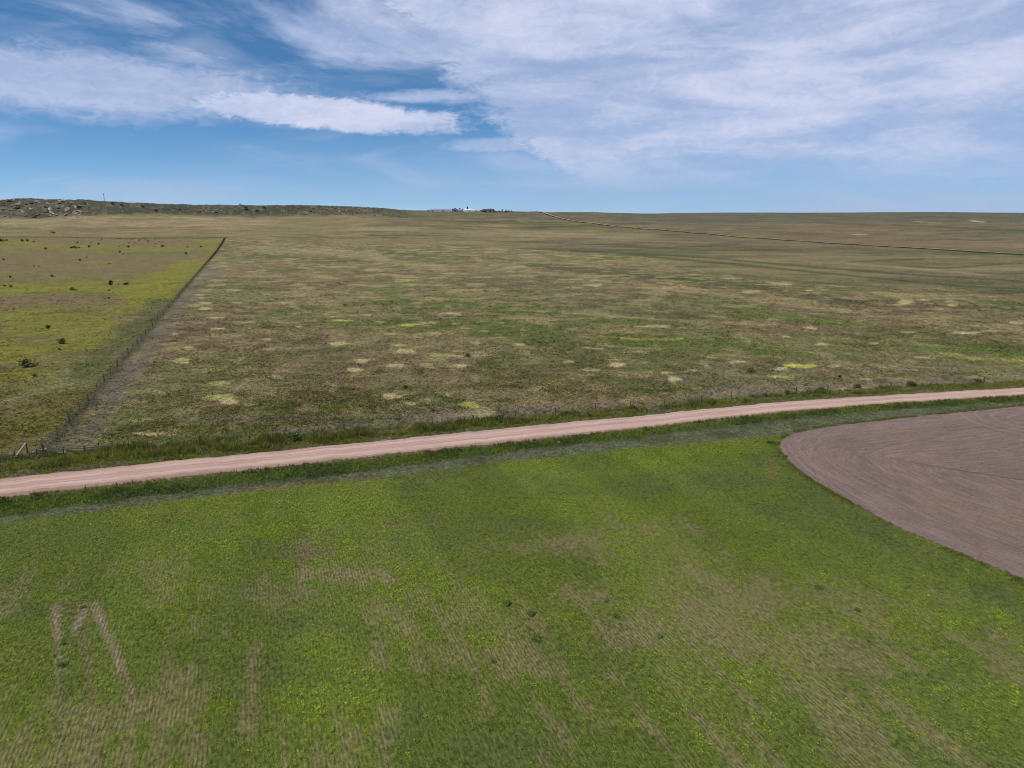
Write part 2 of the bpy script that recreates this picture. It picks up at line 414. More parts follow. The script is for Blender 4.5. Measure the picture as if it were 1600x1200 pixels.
LIGHT = [  # bare pale mats in the middle pasture: cx, cy, rx, ry, strength
 (283,563.5,14,3.6,1),(341,541,0,0,0),(295,543.5,7,3,.8),(343,599.5,11,2.6,.7),(345,621.5,22,5,.85),(362,629,14,3.5,.7),(388,632,10,2,.6),(318,561,6,1.5,.4),(272,521.5,5,1.6,.7),
 (340,513.5,10,1.6,.8),(338,497,14,2,.9),(320,482,9,1.8,.8),(322,473.5,8,1.3,.9),(313,460.5,6,1,.6),(316,465,6,1,.6),(320,453,9,1.2,.7),(368,453,10,1.3,.7),(368,473,8,1,.6),(407,472,8,1,.7),(384,479,9,1,.6),(445,472.5,9,1.1,.8),(458,479.5,7,1,.6),(371,484,6,1,.5),
 (388,505,9,1.2,.4),(441,503.5,8,1,.6),(461,504,6,1,.5),(467,510.5,5,1.2,.7),(417,530.5,8,1.6,.6),(374,535,4,1,.4),(421,546,8,2,.5),(515,488,8,1,.6),(524,495,12,1,.5),(534,501,13,1.6,.95),(572,492,9,1,.7),(592,503,8,1,.7),
 (530,537,13,3,.75),(566,534,8,1.2,.5),(563,565,9,2.6,.65),(555,577.5,12,2.6,.9),(579,561.5,8,1.4,.5),(617,571.5,15,3,.95),(633,550,16,3,.65),(664,569.5,9,2.2,.7),(671,574.5,8,1.2,.6),(721,571.5,9,3,.55),
 (609,522,10,1.2,.7),(655,522.5,8,1,.6),(676,520.5,14,3,.75),(653,526.5,7,1,.6),(638,527,5,1,.5),(672,504,16,1.2,.8),(640,507,14,2,.85),(650,498,12,1.4,.7),(705,490.5,16,2,.7),(697,496,12,1,.7),(710,507,6,1,.6),(755,517.5,8,1,.6),(732,520,8,1,.5),
 (776,528,13,1.4,.8),(746,535.5,9,2,.7),(627,540,10,1.4,.6),(686,554,20,2.6,.75),(714,549,10,1.2,.5),(718,556,10,1.4,.5),(741,555.5,6,1.4,.7),(808,539,8,2,.55),(888,565,8,1.8,.65),(921,578,12,2.2,.6),(965,570.5,12,3.6,.9),(964,562.5,6,1.2,.7),(917,543.5,6,1,.7),(935,544.5,10,1.2,.8),
 (1052,593,10,4.2,.85),(1044,582,9,1.8,.7),(1077,580,12,2.4,.8),(1112,559,9,1.2,.6),(1148,566,13,2,.9),(1250,572,26,3.4,1.1),(1218,576,14,2.2,.7),(1215,588.5,18,2.4,.95),(1303,572.5,9,2,.7),(1283,537.5,10,1.8,.8),(1368,537,7,2,.6),(1440,558,12,1.6,.7),(1385,573,12,2,.6),(1355,592.5,14,1.6,.6),(1375,590,8,1,.5),(1520,589.5,13,1.8,.6),(1228,526.5,10,1.8,.7),(1268,513,10,2.4,.8),(1420,519,10,1.5,.6),
 (612,619.5,13,5,.7),(735,632.5,15,4,.95),(642,631,10,3,.55),(700,618,7,2,.5),(520,611,10,3,.4),(432,590,9,2.4,.75),(560,605,8,2,.3),(590,618,9,2,.4),(668,627,12,3,.4),(838,607,10,4,.35),(975,627,10,3,.5),(740,647,30,6,.35),
 (340,689,5,2,.0),(240,678,20,2.4,.5),(360,660,0,0,0),(1415,472,11,3,.8),(1405,476,9,1.4,.6),(1445,468.5,8,1.4,.6),(1485,471,8,1.6,.6),(1486,477.5,7,1.6,.8),(1263,454,7,1.2,.7),(1220,444,12,1.4,.8),(1177,455,14,1.8,.5),(1040,443,9,1.4,.7),(930,438,7,1,.7),(927,446,14,2,.7),(1300,500,0,0,0),
 (1500,462,0,0,0),(1020,510,24,2.4,.7),(1510,520,24,2,.8),(1590,504,16,1.6,.8),(1550,517,12,1.6,.6),(1468,483,9,1.2,.5),(985,395,0,0,0),(640,445,20,1.5,.4),(560,432,30,1.6,.35),(530,417,30,1.6,.35)]
STROKES = [ # polyline px, half width (px rows), colour key, strength, ragged
 ([(500,478),(620,470),(700,474),(800,484),(880,494),(1000,503)],6,'green',.9),
 ([(600,452),(680,440),(700,462)],8,'green',.55),
 ([(540,505),(700,512),(820,518),(900,522),(1050,534),(1200,548),(1330,566)],7,'green',.6),
 ([(760,520),(900,528),(980,534),(1120,542),(1200,552)],8,'green',.65),
 ([(1060,468),(1150,480),(1280,500),(1350,508),(1460,530),(1600,550)],7,'green',.8),
 ([(1230,497),(1330,507)],5,'lime',.6),
 ([(1430,541),(1510,546),(1600,556)],5,'lime',.75),
 ([(840,416),(960,427),(1080,438),(1200,452),(1330,470)],5,'dgreen',.7),
 ([(560,392),(640,396),(700,398),(800,404)],4,'dgreen',.6),
 ([(350,398),(450,402),(560,408),(660,404)],4,'dgreen',.5),
 ([(880,488),(920,491),(1000,497),(1090,503),(1200,508)],1.6,'tan',.9),
 ([(830,424),(900,431),(960,440),(1050,449)],2.2,'tan',.55),
 ([(1060,452),(1200,470),(1300,484),(1400,496),(1500,506),(1600,512)],4,'tan',.6),
 ([(910,521),(950,526),(1000,530),(1060,530)],1.6,'yel',.7),
 ([(1470,553),(1530,560),(1600,565)],3.2,'yel',.85),
 ([(780,494),(830,497),(870,500)],2,'tan',.6),
 ([(350,460),(450,465),(560,470)],8,'tan',.25),
 ([(580,405),(640,412),(700,420)],4,'tan',.55),
 ([(400,388),(500,392),(570,398),(600,403)],5,'tan',.5),
 ([(660,395),(760,400),(860,404)],2,'tan',.3),
 ([(250,640),(300,600),(330,560),(420,560)],16,'green',.35),
 ([(380,640),(520,625),(640,600)],8,'green',.35),
 ([(940,620),(1000,612),(1080,600),(1120,592)],5,'green',.5),
 ([(250,690),(330,682),(420,676),(500,668)],6,'green',.55),
 ([(200,693),(260,686),(330,688)],4,'green',.5),
 ([(440,674),(560,662),(640,655),(760,645),(860,636)],5,'gravel',.8),
 ([(820,640),(1000,625),(1200,607),(1400,597),(1600,588)],5,'gravel',.6),
 ([(300,650),(420,655),(560,648),(700,640)],6,'gravel',.45),
 ([(60,700),(110,650),(160,600),(215,545),(260,500),(300,455),(330,410)],9,'bare',.55),
 ([(1040,595),(1160,585),(1300,575),(1500,580)],10,'gravel',.35),
 ([(430,560),(600,580),(760,590),(900,580)],14,'brown',.35),
 ([(740,440),(860,452),(960,470),(1080,490)],14,'dolive',.5),
 ([(1200,505),(1400,520),(1560,535)],6,'brown',.5),
 ([(1160,455),(1300,468),(1450,480),(1600,490)],6,'dolive',.45),
]
FARS = [ # beyond the middle pasture
 ([(900,392),(1100,402),(1300,420),(1450,431),(1600,440)],1.1,'dgreen',.7),
 ([(1000,400),(1150,413),(1300,428),(1500,447),(1600,452)],1.2,'dgreen',.7),
 ([(1000,412),(1100,424),(1250,440),(1400,450)],1.0,'dgreen',.5),
 ([(600,372),(700,374),(800,377),(960,383),(1100,392)],1.0,'dgreen',.4),
 ([(1330,409),(1400,406),(1440,405)],1.0,'dgreen',.8),
 ([(1420,416),(1480,419),(1560,413)],1.0,'dgreen',.7),
 ([(1330,412),(1420,419),(1480,424),(1540,430)],1.3,'tan',.7),
 ([(1090,383),(1180,386),(1260,390),(1330,388)],2.4,'dolive',.6),
 ([(1560,393),(1600,397)],3,'dolive',.5),
 ([(680,356),(720,357),(760,360)],1.4,'dbrown',.8),
 ([(720,346),(760,347),(800,345)],1.0,'dbrown',.7),
 ([(620,335),(680,345),(740,350)],2.0,'dolive',.4),
 ([(800,348),(850,353),(910,352),(950,352)],1.4,'dgreen',.35),
 ([(870,366),(900,371),(930,373)],.8,'dbrown',.5),
 ([(480,366),(520,372),(620,371)],.8,'dbrown',.5),
 ([(0,356),(150,358),(300,355),(420,352)],.8,'dbrown',.45),
 ([(0,371),(80,370.5),(200,372),(352,371.5)],1.0,'dgreen',.4),
 ([(1005,341),(1040,343),(1100,346),(1200,345),(1290,348)],2.2,'ggrey',.6),
 ([(1300,350),(1400,352),(1480,355),(1600,362)],1.2,'dgreen',.5),
 ([(1530,354),(1570,358),(1600,360)],.9,'dgreen',.6),
 ([(1430,346),(1470,349)],.8,'tan',.7),([(1520,345),(1535,347)],.8,'pale',.8),
 ([(1335,366.5),(1352,366.5)],.6,'pale',.8),([(270,339.3),(330,342.5)],.7,'pale',.7),
 ([(560,355),(700,362),(860,366),(1000,370)],4,'tan',.5),
 ([(0,348),(200,348),(400,350)],6,'tan',.5),
 ([(1150,370),(1300,376),(1450,383),(1600,388)],5,'rust',.45),
 ([(1200,352),(1350,362),(1500,372)],5,'rust',.3),
 ([(1000,372),(1160,380),(1300,392)],5,'rust',.25),
]
LEFTS = [
 ([(0,452),(120,446),(220,450),(250,440)],8,'lyel',.9),
 ([(190,480),(230,465),(280,425),(300,410)],12,'lyel',.85),
 ([(0,500),(90,498),(160,500)],10,'lyel',.7),
 ([(0,545),(80,540),(150,530)],18,'lyel',.8),([(0,590),(40,580)],14,'lyel',.7),
 ([(0,380),(150,385),(280,392),(330,388)],4,'lyel',.4),([(310,378),(340,376)],4,'lyel',.6),([(60,402),(160,405)],4,'lyel',.3),
 ([(0,470),(80,468),(180,472)],7,'mauve',.7),([(0,402),(150,408),(300,400)],7,'mauve',.75),
 ([(0,420),(160,424),(250,420)],5,'mauve',.55),([(60,376),(180,377),(300,380)],4,'mauve',.65),
 ([(200,396),(280,396),(320,392)],2.4,'green',.6),([(130,410),(170,409)],2,'lyel',.5),
 ([(250,478),(215,515),(160,555),(120,590)],9,'gdull',.75),
 ([(0,655),(60,640),(120,615)],14,'olivebr',.5),([(0,690),(50,675)],12,'olivebr',.6),
 ([(20,625),(60,610),(110,600)],8,'palegr',.45),
 ([(60,590),(100,580)],6,'palegr',.3),
]
KEY = dict(green=alb(94,104,50), lime=alb(92,112,46), dgreen=alb(70,78,44), tan=alb(152,138,100), yel=alb(150,152,84),
  gravel=alb(126,112,100), bare=alb(112,103,92), brown=alb(110,92,70), dolive=alb(90,88,60), dbrown=alb(82,74,62), ggrey=alb(92,94,76),
  pale=alb(176,164,134), rust=alb(134,112,78), lyel=alb(122,122,46), mauve=alb(118,100,78), gdull=alb(84,90,52),
  olivebr=alb(104,96,50), palegr=alb(136,136,102))

def ground_colour(X, Y, Z):
    """albedo (n,3) and speckle amount (n) of the open ground"""
    px, py = topix(X, Y, Z)
    front = Y > 20
    n80 = fbm(X, Y, 90, 5, 41); n25 = fbm(X, Y, 26, 5, 42); n8 = fbm(X, Y, 8, 4, 43); n3 = fbm(X, Y, 3, 3, 44, .7)
    nb = fbm(X, Y * .7, 45, 5, 45)
    # middle pasture
    c = np.tile(alb(122, 112, 80), (len(X), 1))
    c = lerp(c, alb(112, 94, 70), sstep(n25, .46, .60) * .8)
    c = lerp(c, alb(98, 102, 58), sstep(nb, .47, .58) * .8)
    c = lerp(c, alb(138, 126, 90), sstep(n8, .52, .66) * .5)
    c = lerp(c, alb(126, 122, 84), sstep(n80, .52, .66) * .4)
    c = c * (1 + (fbm(X * .5, Y, 4.5, 4, 64, .7) - .5) * .9)[:, None]
    rag = (n25 - .5) * 2.2 + (n8 - .5) * 2.0 + (n3 - .5) * .9
    dist = np.hypot(X, Y)
    for pts, w, k, st in STROKES:
        d = seg_d(px, py, pts, 3.0) / (w * 3.0)
        c = lerp(c, KEY[k], sstep(d + rag * 1.25, 1.35, .45) * st)
    # pale mats, irregular outline
    wx = (fbm(X, Y, 3.0, 3, 51) - .5); wy = (fbm(X, Y, 3.0, 3, 52) - .5)
    for cx, cy, rx, ry, st in LIGHT:
        if st <= 0: continue
        a = (px - cx) / (rx * 1.05); b = (py - cy) / (ry * 1.1)
        near = (np.abs(a) < 3) & (np.abs(b) < 3)
        if not near.any(): continue
        d = np.hypot(a[near], b[near]) + wx[near] * 1.1 + wy[near] * .9
        tone = alb(190, 176, 130) if (int(cx * 7 + cy) % 4) else alb(164, 164, 104)
        if (cx, cy) in ((1250, 572), (1215, 588.5), (534, 501), (640, 507), (735, 632.5)): tone = alb(172, 176, 84)
        c[near] = lerp(c[near], tone, sstep(d + (n3[near] - .5) * .5, 1.3, .6) * min(1, st * .95))
    # many smaller unlisted mats farther off
    mats = fbm(X, Y, 15, 2, 61); c = lerp(c, alb(158, 148, 104), sstep(mats, .66, .72) * sstep(Y, 200, 380) * .7)
    sm = fbm(X, Y * .8, 6, 3, 62); c = lerp(c, alb(150, 138, 104), sstep(sm, .66, .74) * .55); c = lerp(c, alb(66, 76, 44), sstep(sm, .34, .27) * .5)
    spk = np.full(len(X), .9)
    # left pasture
    L = np.tile(alb(114, 108, 64), (len(X), 1))
    L = lerp(L, KEY['lyel'], sstep(nb, .48, .62) * .45)
    L = lerp(L, KEY['mauve'], sstep(n25, .48, .60) * .55); L = lerp(L, alb(92, 98, 50), sstep(n8, .54, .66) * .45); L = lerp(L, alb(136, 118, 84), sstep(fbm(X, Y, 5, 3, 63), .58, .7) * .4)
    for pts, w, k, st in LEFTS:
        d = seg_d(px, py, pts, 3.0) / (w * 3.0)
        L = lerp(L, KEY[k], sstep(d + rag * .8, 1.4, .4) * st)
    fs = fence_side(X, Y)
    left = sstep(fs + (n3 - .5) * 2, 1.2, -1.2)
    c = lerp(c, L * .96, left); spk = spk * (1 - left * .55)
    c = c * np.array([1.37, 1.30, 1.17])
    # strip of dull grass under the long fence
    c = lerp(c, alb(78, 80, 56), np.exp(-(fs / 1.6) ** 2) * .75)
    c = lerp(c, alb(116, 106, 92), np.exp(-((fs - 4.5 - (n8 - .5) * 3) / 2.0) ** 2) * .7 * sstep(Y, 420, 90))
    # beyond
    F = np.tile(alb(128, 116, 78), (len(X), 1))
    F = lerp(F, alb(110, 106, 66), sstep(fbm(X, Y * .5, 160, 4, 71), .45, .6) * .7)
    F = lerp(F, alb(90, 85, 62), sstep(fbm(X * .5, Y, 60, 5, 72, .65), .50, .60) * .7)
    F = lerp(F, alb(82, 84, 54), sstep(fbm(X * .35, Y, 34, 4, 74, .65), .55, .64) * .6)
    F = lerp(F, alb(132, 118, 82), sstep(fbm(X * .5, Y, 110, 5, 73), .52, .64) * .55)
    right = sstep(px, 760, 1200) * sstep(py, 400, 372)
    F = lerp(F, alb(112, 98, 72), right * .75)
    F = lerp(F, alb(94, 92, 72), right * sstep(py, 352, 338) * .75)
    F = lerp(F, alb(92, 92, 74), right * sstep(fbm(X * .5, Y, 70, 4, 75), .5, .62) * .55)
    F = lerp(F, alb(140, 125, 86), sstep(px, 620, 500) * sstep(py, 376, 366) * .55)
    hill = sstep(px, 560, 640) * sstep(py, 350, 340)
    F = lerp(F, alb(98, 94, 74), hill * .65)
    ragf = (fbm(X * .6, Y, 70, 4, 77) - .5) * 2.6 + (n25 - .5)
    for pts, w, k, st in FARS:
        d = seg_d(px, py, pts, 6.0) / (w * 6.0)
        F = lerp(F, KEY[k], sstep(d + ragf * .55, 1.7, .35) * st)
    F = F * np.array([1.14, 1.12, 1.12]); F = F * (1 + (fbm(X * .45, Y, 22, 4, 78, .7) - .5) * .9)[:, None]
    mm = mesa_mask(X, Y)
    mes = np.tile(alb(84, 84, 66), (len(X), 1))
    mes = lerp(mes, alb(74, 76, 58), sstep(fbm(X, Y, 40, 5, 81), .45, .6) * .8)
    mes = lerp(mes, alb(120, 112, 94), sstep(fbm(X, Y, 12, 4, 82), .55, .68) * .7)
    F = lerp(F, mes, mm)
    yb = np.maximum(Yof('r2', X, Y), 0)
    far = sstep(Y + (n80 - .5) * yb * .10 + (n25 - .5) * yb * .05, yb * .985, yb * 1.02)
    far = np.where(fs < 0, sstep(Y + (n80 - .5) * 90 + (n25 - .5) * 60, FAR_C[1] * .955, FAR_C[1] * 1.01), far)
    c = lerp(c, F, far); spk = spk * (1 - far * .85)
    # roadside: verge north of the road, dry ditch south of it
    yf, yu, yl, ys = (Yof(k, X, Y) for k in ('fe', 'ru', 'rl', 'so'))
    w = (n3 - .5) * 1.6 + (n8 - .5) * 1.2
    north = sstep(Y + w, yf + 1.2, yf - .2) * (Y > yu - 1.5) * (np.abs(X / np.maximum(Y, 1)) < 1.3)
    c = lerp(c, lerp(np.tile(alb(92, 104, 52), (len(X), 1)), alb(116, 106, 84), sstep(n3, .45, .6)), north * .95)
    sth = (Y < yl + 1.0) & front
    ditch = lerp(np.tile(alb(66, 84, 36), (len(X), 1)), alb(110, 112, 80), sstep(Y + w * 1.4, ys + .8, ys - 1.2))
    ditch = lerp(ditch, alb(84, 92, 58), sstep(n8, .5, .62) * .6)
    yfi = Yof('fi', X, Y); rust = np.exp(-((Y - yfi - .4) / .8) ** 2)
    ditch = lerp(ditch, alb(138, 122, 76), rust * .7 * sstep(n8, .35, .6))
    c = np.where(sth[:, None], ditch, c)
    edge = np.exp(-((Y - yl - .0) / .8) ** 2); c = lerp(c, alb(160, 128, 110), edge * .8 * front)
    spk = np.where(sth | (north > .5), .35, spk)
    return np.clip(c, .004, .8), spk

# ------------------------------------------------------------ ground: one sheet to the horizon
def build_ground():
    na = 1000; af = np.linspace(-48, 48, na); ab = np.linspace(48, 312, 90)[1:-1]
    A = np.radians(np.concatenate([af, ab])); nA = len(A)
    nr = 840; rr = np.geomspace(16, 14000, nr)
    AA, RR = np.meshgrid(A, rr); X = (np.sin(AA) * RR).ravel(); Y = (np.cos(AA) * RR).ravel()
    Z = H(X, Y)
    V = np.column_stack([X, Y, Z])
    i = np.arange(nr - 1)[:, None] * nA; j = np.arange(nA)[None, :]; j2 = (j + 1) % nA
    F = np.stack([(i + j), (i + nA + j), (i + nA + j2), (i + j2)], -1).reshape(-1, 4)[:, ::-1]
    col, spk = ground_colour(X, Y, Z)
    # close the middle, below the viewpoint
    V = np.vstack([V, [[0, 0, 0]]]); col = np.vstack([col, [alb(90, 95, 50)]]); spk = np.append(spk, .5)
    c = len(V) - 1
    cap = np.array([[c, (k + 1) % nA, k, k] for k in range(nA)])
    me = mesh_np('ground', V, F, col, {'spk': spk}, smooth=True)
    o = struct(link('ground', me, M['ground']))
    # centre disc joined as triangles in the same object
    import bmesh
    bm = bmesh.new(); bm.from_mesh(me); bm.verts.ensure_lookup_table()
    for k in range(nA):
        try: bm.faces.new((bm.verts[c], bm.verts[(k + 1) % nA], bm.verts[k]))
        except ValueError: pass
    bm.to_mesh(me); bm.free()
    return o
build_ground()

# ------------------------------------------------------------ gravel roads
def resample(pts, n):
    pts = np.asarray(pts, float); d = np.r_[0, np.cumsum(np.linalg.norm(np.diff(pts, axis=0), axis=1))]
    t = np.linspace(0, d[-1], n); return np.column_stack([np.interp(t, d, pts[:, k]) for k in range(pts.shape[1])])
def smoothline(p, it=30):
    p = p.copy()
    for _ in range(it): p[1:-1] = .25 * p[:-2] + .5 * p[1:-1] + .25 * p[2:]
    return p
def road_mat():
    m, g, p = mat_base('road_gravel')
    a = g.n('ShaderNodeAttribute', attribute_name='lane').outputs['Vector']; s = g.sep(a)
    co = g.n('ShaderNodeTexCoord').outputs['Object']
    str_ = g.noise(g.xyz(g.m('MULTIPLY', s[0], .04), g.m('MULTIPLY', s[1], 2.2), 0.0), 1.0, 6, .68)
    n = g.noise(co, 4.0, 5, .7); big = g.noise(co, .12, 4, .6)
    c = g.mix(g.ss(str_, .33, .66), (*alb(166, 134, 120), 1), (*alb(204, 172, 158), 1))
    # two smoother, paler wheel bands
    w = g.m('ABSOLUTE', g.m('SUBTRACT', g.m('ABSOLUTE', s[1]), 1.5)); c = g.mix(g.ss(w, .9, .2, 0, .55), c, (*alb(214, 184, 170), 1))
    c = g.mix(g.ss(big, .45, .7, 0, .35), c, (*alb(170, 138, 122), 1))
    f = g.lin(n, .25, .75, .86, 1.14); c = g.mix(1.0, c, g.xyz(f, f, f), 'MULTIPLY')
    e = g.m('ADD', g.m('ABSOLUTE', s[1]), g.m('MULTIPLY', g.m('SUBTRACT', n, .5), 1.0))
    c = g.mix(g.ss(e, 3.3, 4.0, 0, .7), c, (*alb(156, 126, 108), 1))
    sh = g.m('ADD', s[1], g.m('MULTIPLY', g.m('SUBTRACT', g.noise(co, .8, 5, .7), .5), 1.6))       # loose gravel windrow on the south shoulder
    c = g.mix(g.ss(sh, 2.5, 3.0, 0, .75), c, (*alb(150, 120, 108), 1))
    c = g.mix(1.0, c, (1.0, .99, .94, 1), 'MULTIPLY')
    g.put(p.inputs['Base Color'], c); bump(g, p, n, .06); return m
M['road'] = road_mat()
def ragged_ribbon(name, top, bot, crown, mat, nlen=900, nw=13, jag=.5, zoff=.012):
    """top/bot: world edge lines (n,2)"""
    T_ = smoothline(resample(top, nlen), 60); B_ = smoothline(resample(bot, nlen), 60)
    t = np.arange(nlen) * .35
    T_ = T_ + ((fbm(t, t * 0, 3, 3, 91) - .5) * jag * 2)[:, None] * E2
    B_ = B_ + ((fbm(t, t * 0, 2, 3, 92) - .5) * jag * 3)[:, None] * E2
    w = np.linspace(0, 1, nw)
    P = T_[:, None, :] * (1 - w)[None, :, None] + B_[:, None, :] * w[None, :, None]
    Z = zoff + crown * (1 - (2 * w - 1) ** 2)[None, :] + 0 * P[..., 0]
    V = np.dstack([P, Z]).reshape(-1, 3)
    wid = np.linalg.norm(T_ - B_, axis=1)
    lane = np.zeros((nlen, nw, 3)); lane[..., 0] = (P[..., 0] * E1[0] + P[..., 1] * E1[1]); lane[..., 1] = (w[None, :] - .5) * wid[:, None]
    i = np.arange(nlen - 1)[:, None] * nw; j = np.arange(nw - 1)[None, :]
    F = np.stack([i + j, i + nw + j, i + nw + j + 1, i + j + 1], -1).reshape(-1, 4)
    n = np.cross(V[F[0, 1]] - V[F[0, 0]], V[F[0, 2]] - V[F[0, 0]])
    if n[2] < 0: F = F[:, ::-1]
    return struct(link(name, mesh_np(name, V, F, None, {'lane': lane.reshape(-1, 3)}, smooth=True), mat))
def wline(k): return np.column_stack([T[k][0] * T[k][1], T[k][1]])
ragged_ribbon('gravel_road', wline('ru'), wline('rl'), .10, M['road'])

# distant road climbing the rise, along the same compass line as the fence
far_px = [(1600, 398.5), (1500, 392.5), (1400, 386.5), (1300, 380.5), (1200, 373.5), (1150, 370), (1100, 365.5), (1000, 357), (940, 351), (900, 346), (870, 339.5), (845, 331.5)]
fr = [at(x, y) for x, y in far_px]
P0 = np.array(fr[0][:2]); d0 = np.array([.374, -1.0]); d0 /= np.linalg.norm(d0)
farline = np.vstack([[P0 + d0 * 260], [f[:2] for f in fr]])
dl = farline[-1] - farline[-2]; dl /= np.linalg.norm(dl); farline = np.vstack([farline, farline[-1] + dl * 60])
farline = smoothline(resample(farline, 400), 60)
tt = np.gradient(farline, axis=0); tt /= np.linalg.norm(tt, axis=1)[:, None]; nn = np.column_stack([-tt[:, 1], tt[:, 0]])
def drape(name, line, nor, off0, off1, mat, zo, nw=5):
    w = np.linspace(off0, off1, nw); P = line[:, None, :] + nor[:, None, :] * w[None, :, None]
    Z = H(P[..., 0], P[..., 1]) + zo; V = np.dstack([P, Z]).reshape(-1, 3); n = len(line)
    i = np.arange(n - 1)[:, None] * nw; j = np.arange(nw - 1)[None, :]
    F = np.stack([i + j, i + nw + j, i + nw + j + 1, i + j + 1], -1).reshape(-1, 4)
    q = np.cross(V[F[0, 1]] - V[F[0, 0]], V[F[0, 2]] - V[F[0, 0]])
    if q[2] < 0: F = F[:, ::-1]
    return struct(link(name, mesh_np(name, V, F, smooth=True), mat))
M['far_road'] = simple('pale_dirt', alb(158, 142, 116), .15, .05)
drape('dirt_road', farline, nn, -3.2, 3.2, M['far_road'], 1.0)

# ------------------------------------------------------------ tilled field on the right
till_px = [(1600, 906), (1500, 866.5), (1400, 824), (1300, 769), (1262, 746), (1238, 728), (1222, 711), (1216, 699), (1217, 690), (1224, 683), (1240, 676.5), (1262, 671), (1300, 665.5), (1400, 654), (1500, 643.5), (1600, 634), (1750, 623), (1900, 614)]
tl = [at(*p)[:2] for p in till_px]
tl = [(tl[0][0] + 6, tl[0][1] - 22), (tl[0][0] + 22, tl[0][1] - 50)][::-1] + tl
tl = np.array(tl); tl = smoothline(resample(tl, 500), 40)
def build_tilled():
    poly = tl; X = np.arange(36, 215, .42); Y = np.arange(8, 175, .42); XX, YY = np.meshgrid(X, Y); XX = XX.ravel(); YY = YY.ravel()
    # signed distance to the outline
    d = np.full(len(XX), 1e9); arc = np.zeros(len(XX)); sgn = np.zeros(len(XX), int)
    s = 0.0
    for a, b in zip(poly[:-1:4], poly[4::4]):
        e = b - a; L2 = (e ** 2).sum(); t = np.clip(((XX - a[0]) * e[0] + (YY - a[1]) * e[1]) / L2, 0, 1)
        q = np.hypot(XX - a[0] - t * e[0], YY - a[1] - t * e[1]); m = q < d
        d[m] = q[m]; arc[m] = s + t[m] * math.sqrt(L2)
        cr = e[0] * (YY - a[1]) - e[1] * (XX - a[0]); sgn[m] = np.where(cr[m] < 0, 1, -1); s += math.sqrt(L2)
    sd = d * sgn
    jag = (fbm(XX, YY, 2.5, 3, 95) - .5) * .9
    keep = (sd + jag > 0).reshape(len(Y), len(X))
    # furrow phase: nested curves inside the outline, wandering toward the middle
    ph = sd + (fbm(XX, YY, 35, 3, 96) - .5) * 7 * sstep(sd, 3, 20)
    c0 = np.array(at(1608, 657)[:2]); rc = np.hypot((XX - c0[0]), (YY - c0[1]))
    rings = sstep(rc, 12.5, 10.5) * sstep(XX - c0[0], 3, -2)
    vec = np.column_stack([ph, arc * .5, rc])
    n1 = fbm(XX, YY, 30, 4, 97); n2 = fbm(XX, YY, 9, 4, 98)
    col = np.tile(alb(124, 106, 98), (len(XX), 1))
    col = lerp(col, alb(114, 96, 90), sstep(n1, .45, .62) * .6)
    col = lerp(col, alb(134, 112, 98), sstep(n2, .54, .68) * .5)
    col = lerp(col, alb(134, 114, 108), sstep(sd, 7, 2) * .5)
    nx = len(X); ii, jj = np.nonzero(keep[:-1, :-1] & keep[1:, :-1] & keep[:-1, 1:] & keep[1:, 1:])
    i = ii * nx + jj; F = np.stack([i, i + 1, i + nx + 1, i + nx], -1)
    used = np.unique(F); remap = -np.ones(len(XX), int); remap[used] = np.arange(len(used)); F = remap[F]
    Z = .03 + .04 * np.sin(ph * 2 * math.pi / .9) * 0 + 0 * XX
    V = np.column_stack([XX, YY, Z])[used]
    me = mesh_np('tilled_field', V, F, col[used], {'fur': vec[used], 'ring': rings[used]}, smooth=True)
    m, g, p = mat_base('tilled_soil')
    a = g.n('ShaderNodeAttribute', attribute_name='col').outputs['Color']
    f = g.sep(g.n('ShaderNodeAttribute', attribute_name='fur').outputs['Vector'])
    rg = g.n('ShaderNodeAttribute', attribute_name='ring').outputs['Fac']
    co = g.n('ShaderNodeTexCoord').outputs['Object']
    st = g.noise(g.xyz(g.m('MULTIPLY', f[0], 1.0), g.m('MULTIPLY', f[1], .22), 0.0), 1.5, 5, .7, .3)
    st2 = g.noise(g.xyz(g.m('MULTIPLY', f[0], .22), g.m('MULTIPLY', f[1], .02), 4.0), 1.0, 4, .6, .2)
    cl = g.noise(co, 3.2, 5, .7)
    v = g.m('MULTIPLY', g.m('MULTIPLY', g.lin(st, .35, .65, .79, 1.21), g.lin(st2, .3, .7, .95, 1.05)), g.lin(cl, .35, .65, .82, 1.18))
    c = g.mix(1.0, a, g.xyz(v, v, v), 'MULTIPLY')
    c = g.mix(g.ss(st, .60, .70, 0, .25), c, (*alb(150, 128, 112), 1))
    sw = g.m('SINE', g.m('MULTIPLY', f[2], 2 * math.pi / 2.5)); sw = g.m('MULTIPLY', g.ss(sw, .55, .95), rg)
    c = g.mix(g.m('MULTIPLY', g.m('MULTIPLY', sw, .6), g.ss(cl, .35, .6)), c, (*alb(160, 138, 122), 1))
    c = g.mix(1.0, c, (1.17, 1.16, 1.08, 1), 'MULTIPLY')
    g.put(p.inputs['Base Color'], c)
    bump(g, p, g.m('ADD', g.m('MULTIPLY', cl, .6), st), .35, 1.0)
    return struct(link('tilled_field', me, m))
build_tilled()
def till_dist(X, Y):
    """signed distance to the tilled field outline, >0 inside"""
    d = np.full(len(X), 1e9); sg = np.zeros(len(X))
    for a, b in zip(tl[:-1:6], tl[6::6]):
        e = b - a; L2 = (e ** 2).sum(); t = np.clip(((X - a[0]) * e[0] + (Y - a[1]) * e[1]) / L2, 0, 1)
        q = np.hypot(X - a[0] - t * e[0], Y - a[1] - t * e[1]); m = q < d; d[m] = q[m]
        cr = e[0] * (Y - a[1]) - e[1] * (X - a[0]); sg[m] = np.where(cr[m] < 0, 1, -1)
    return d * sg

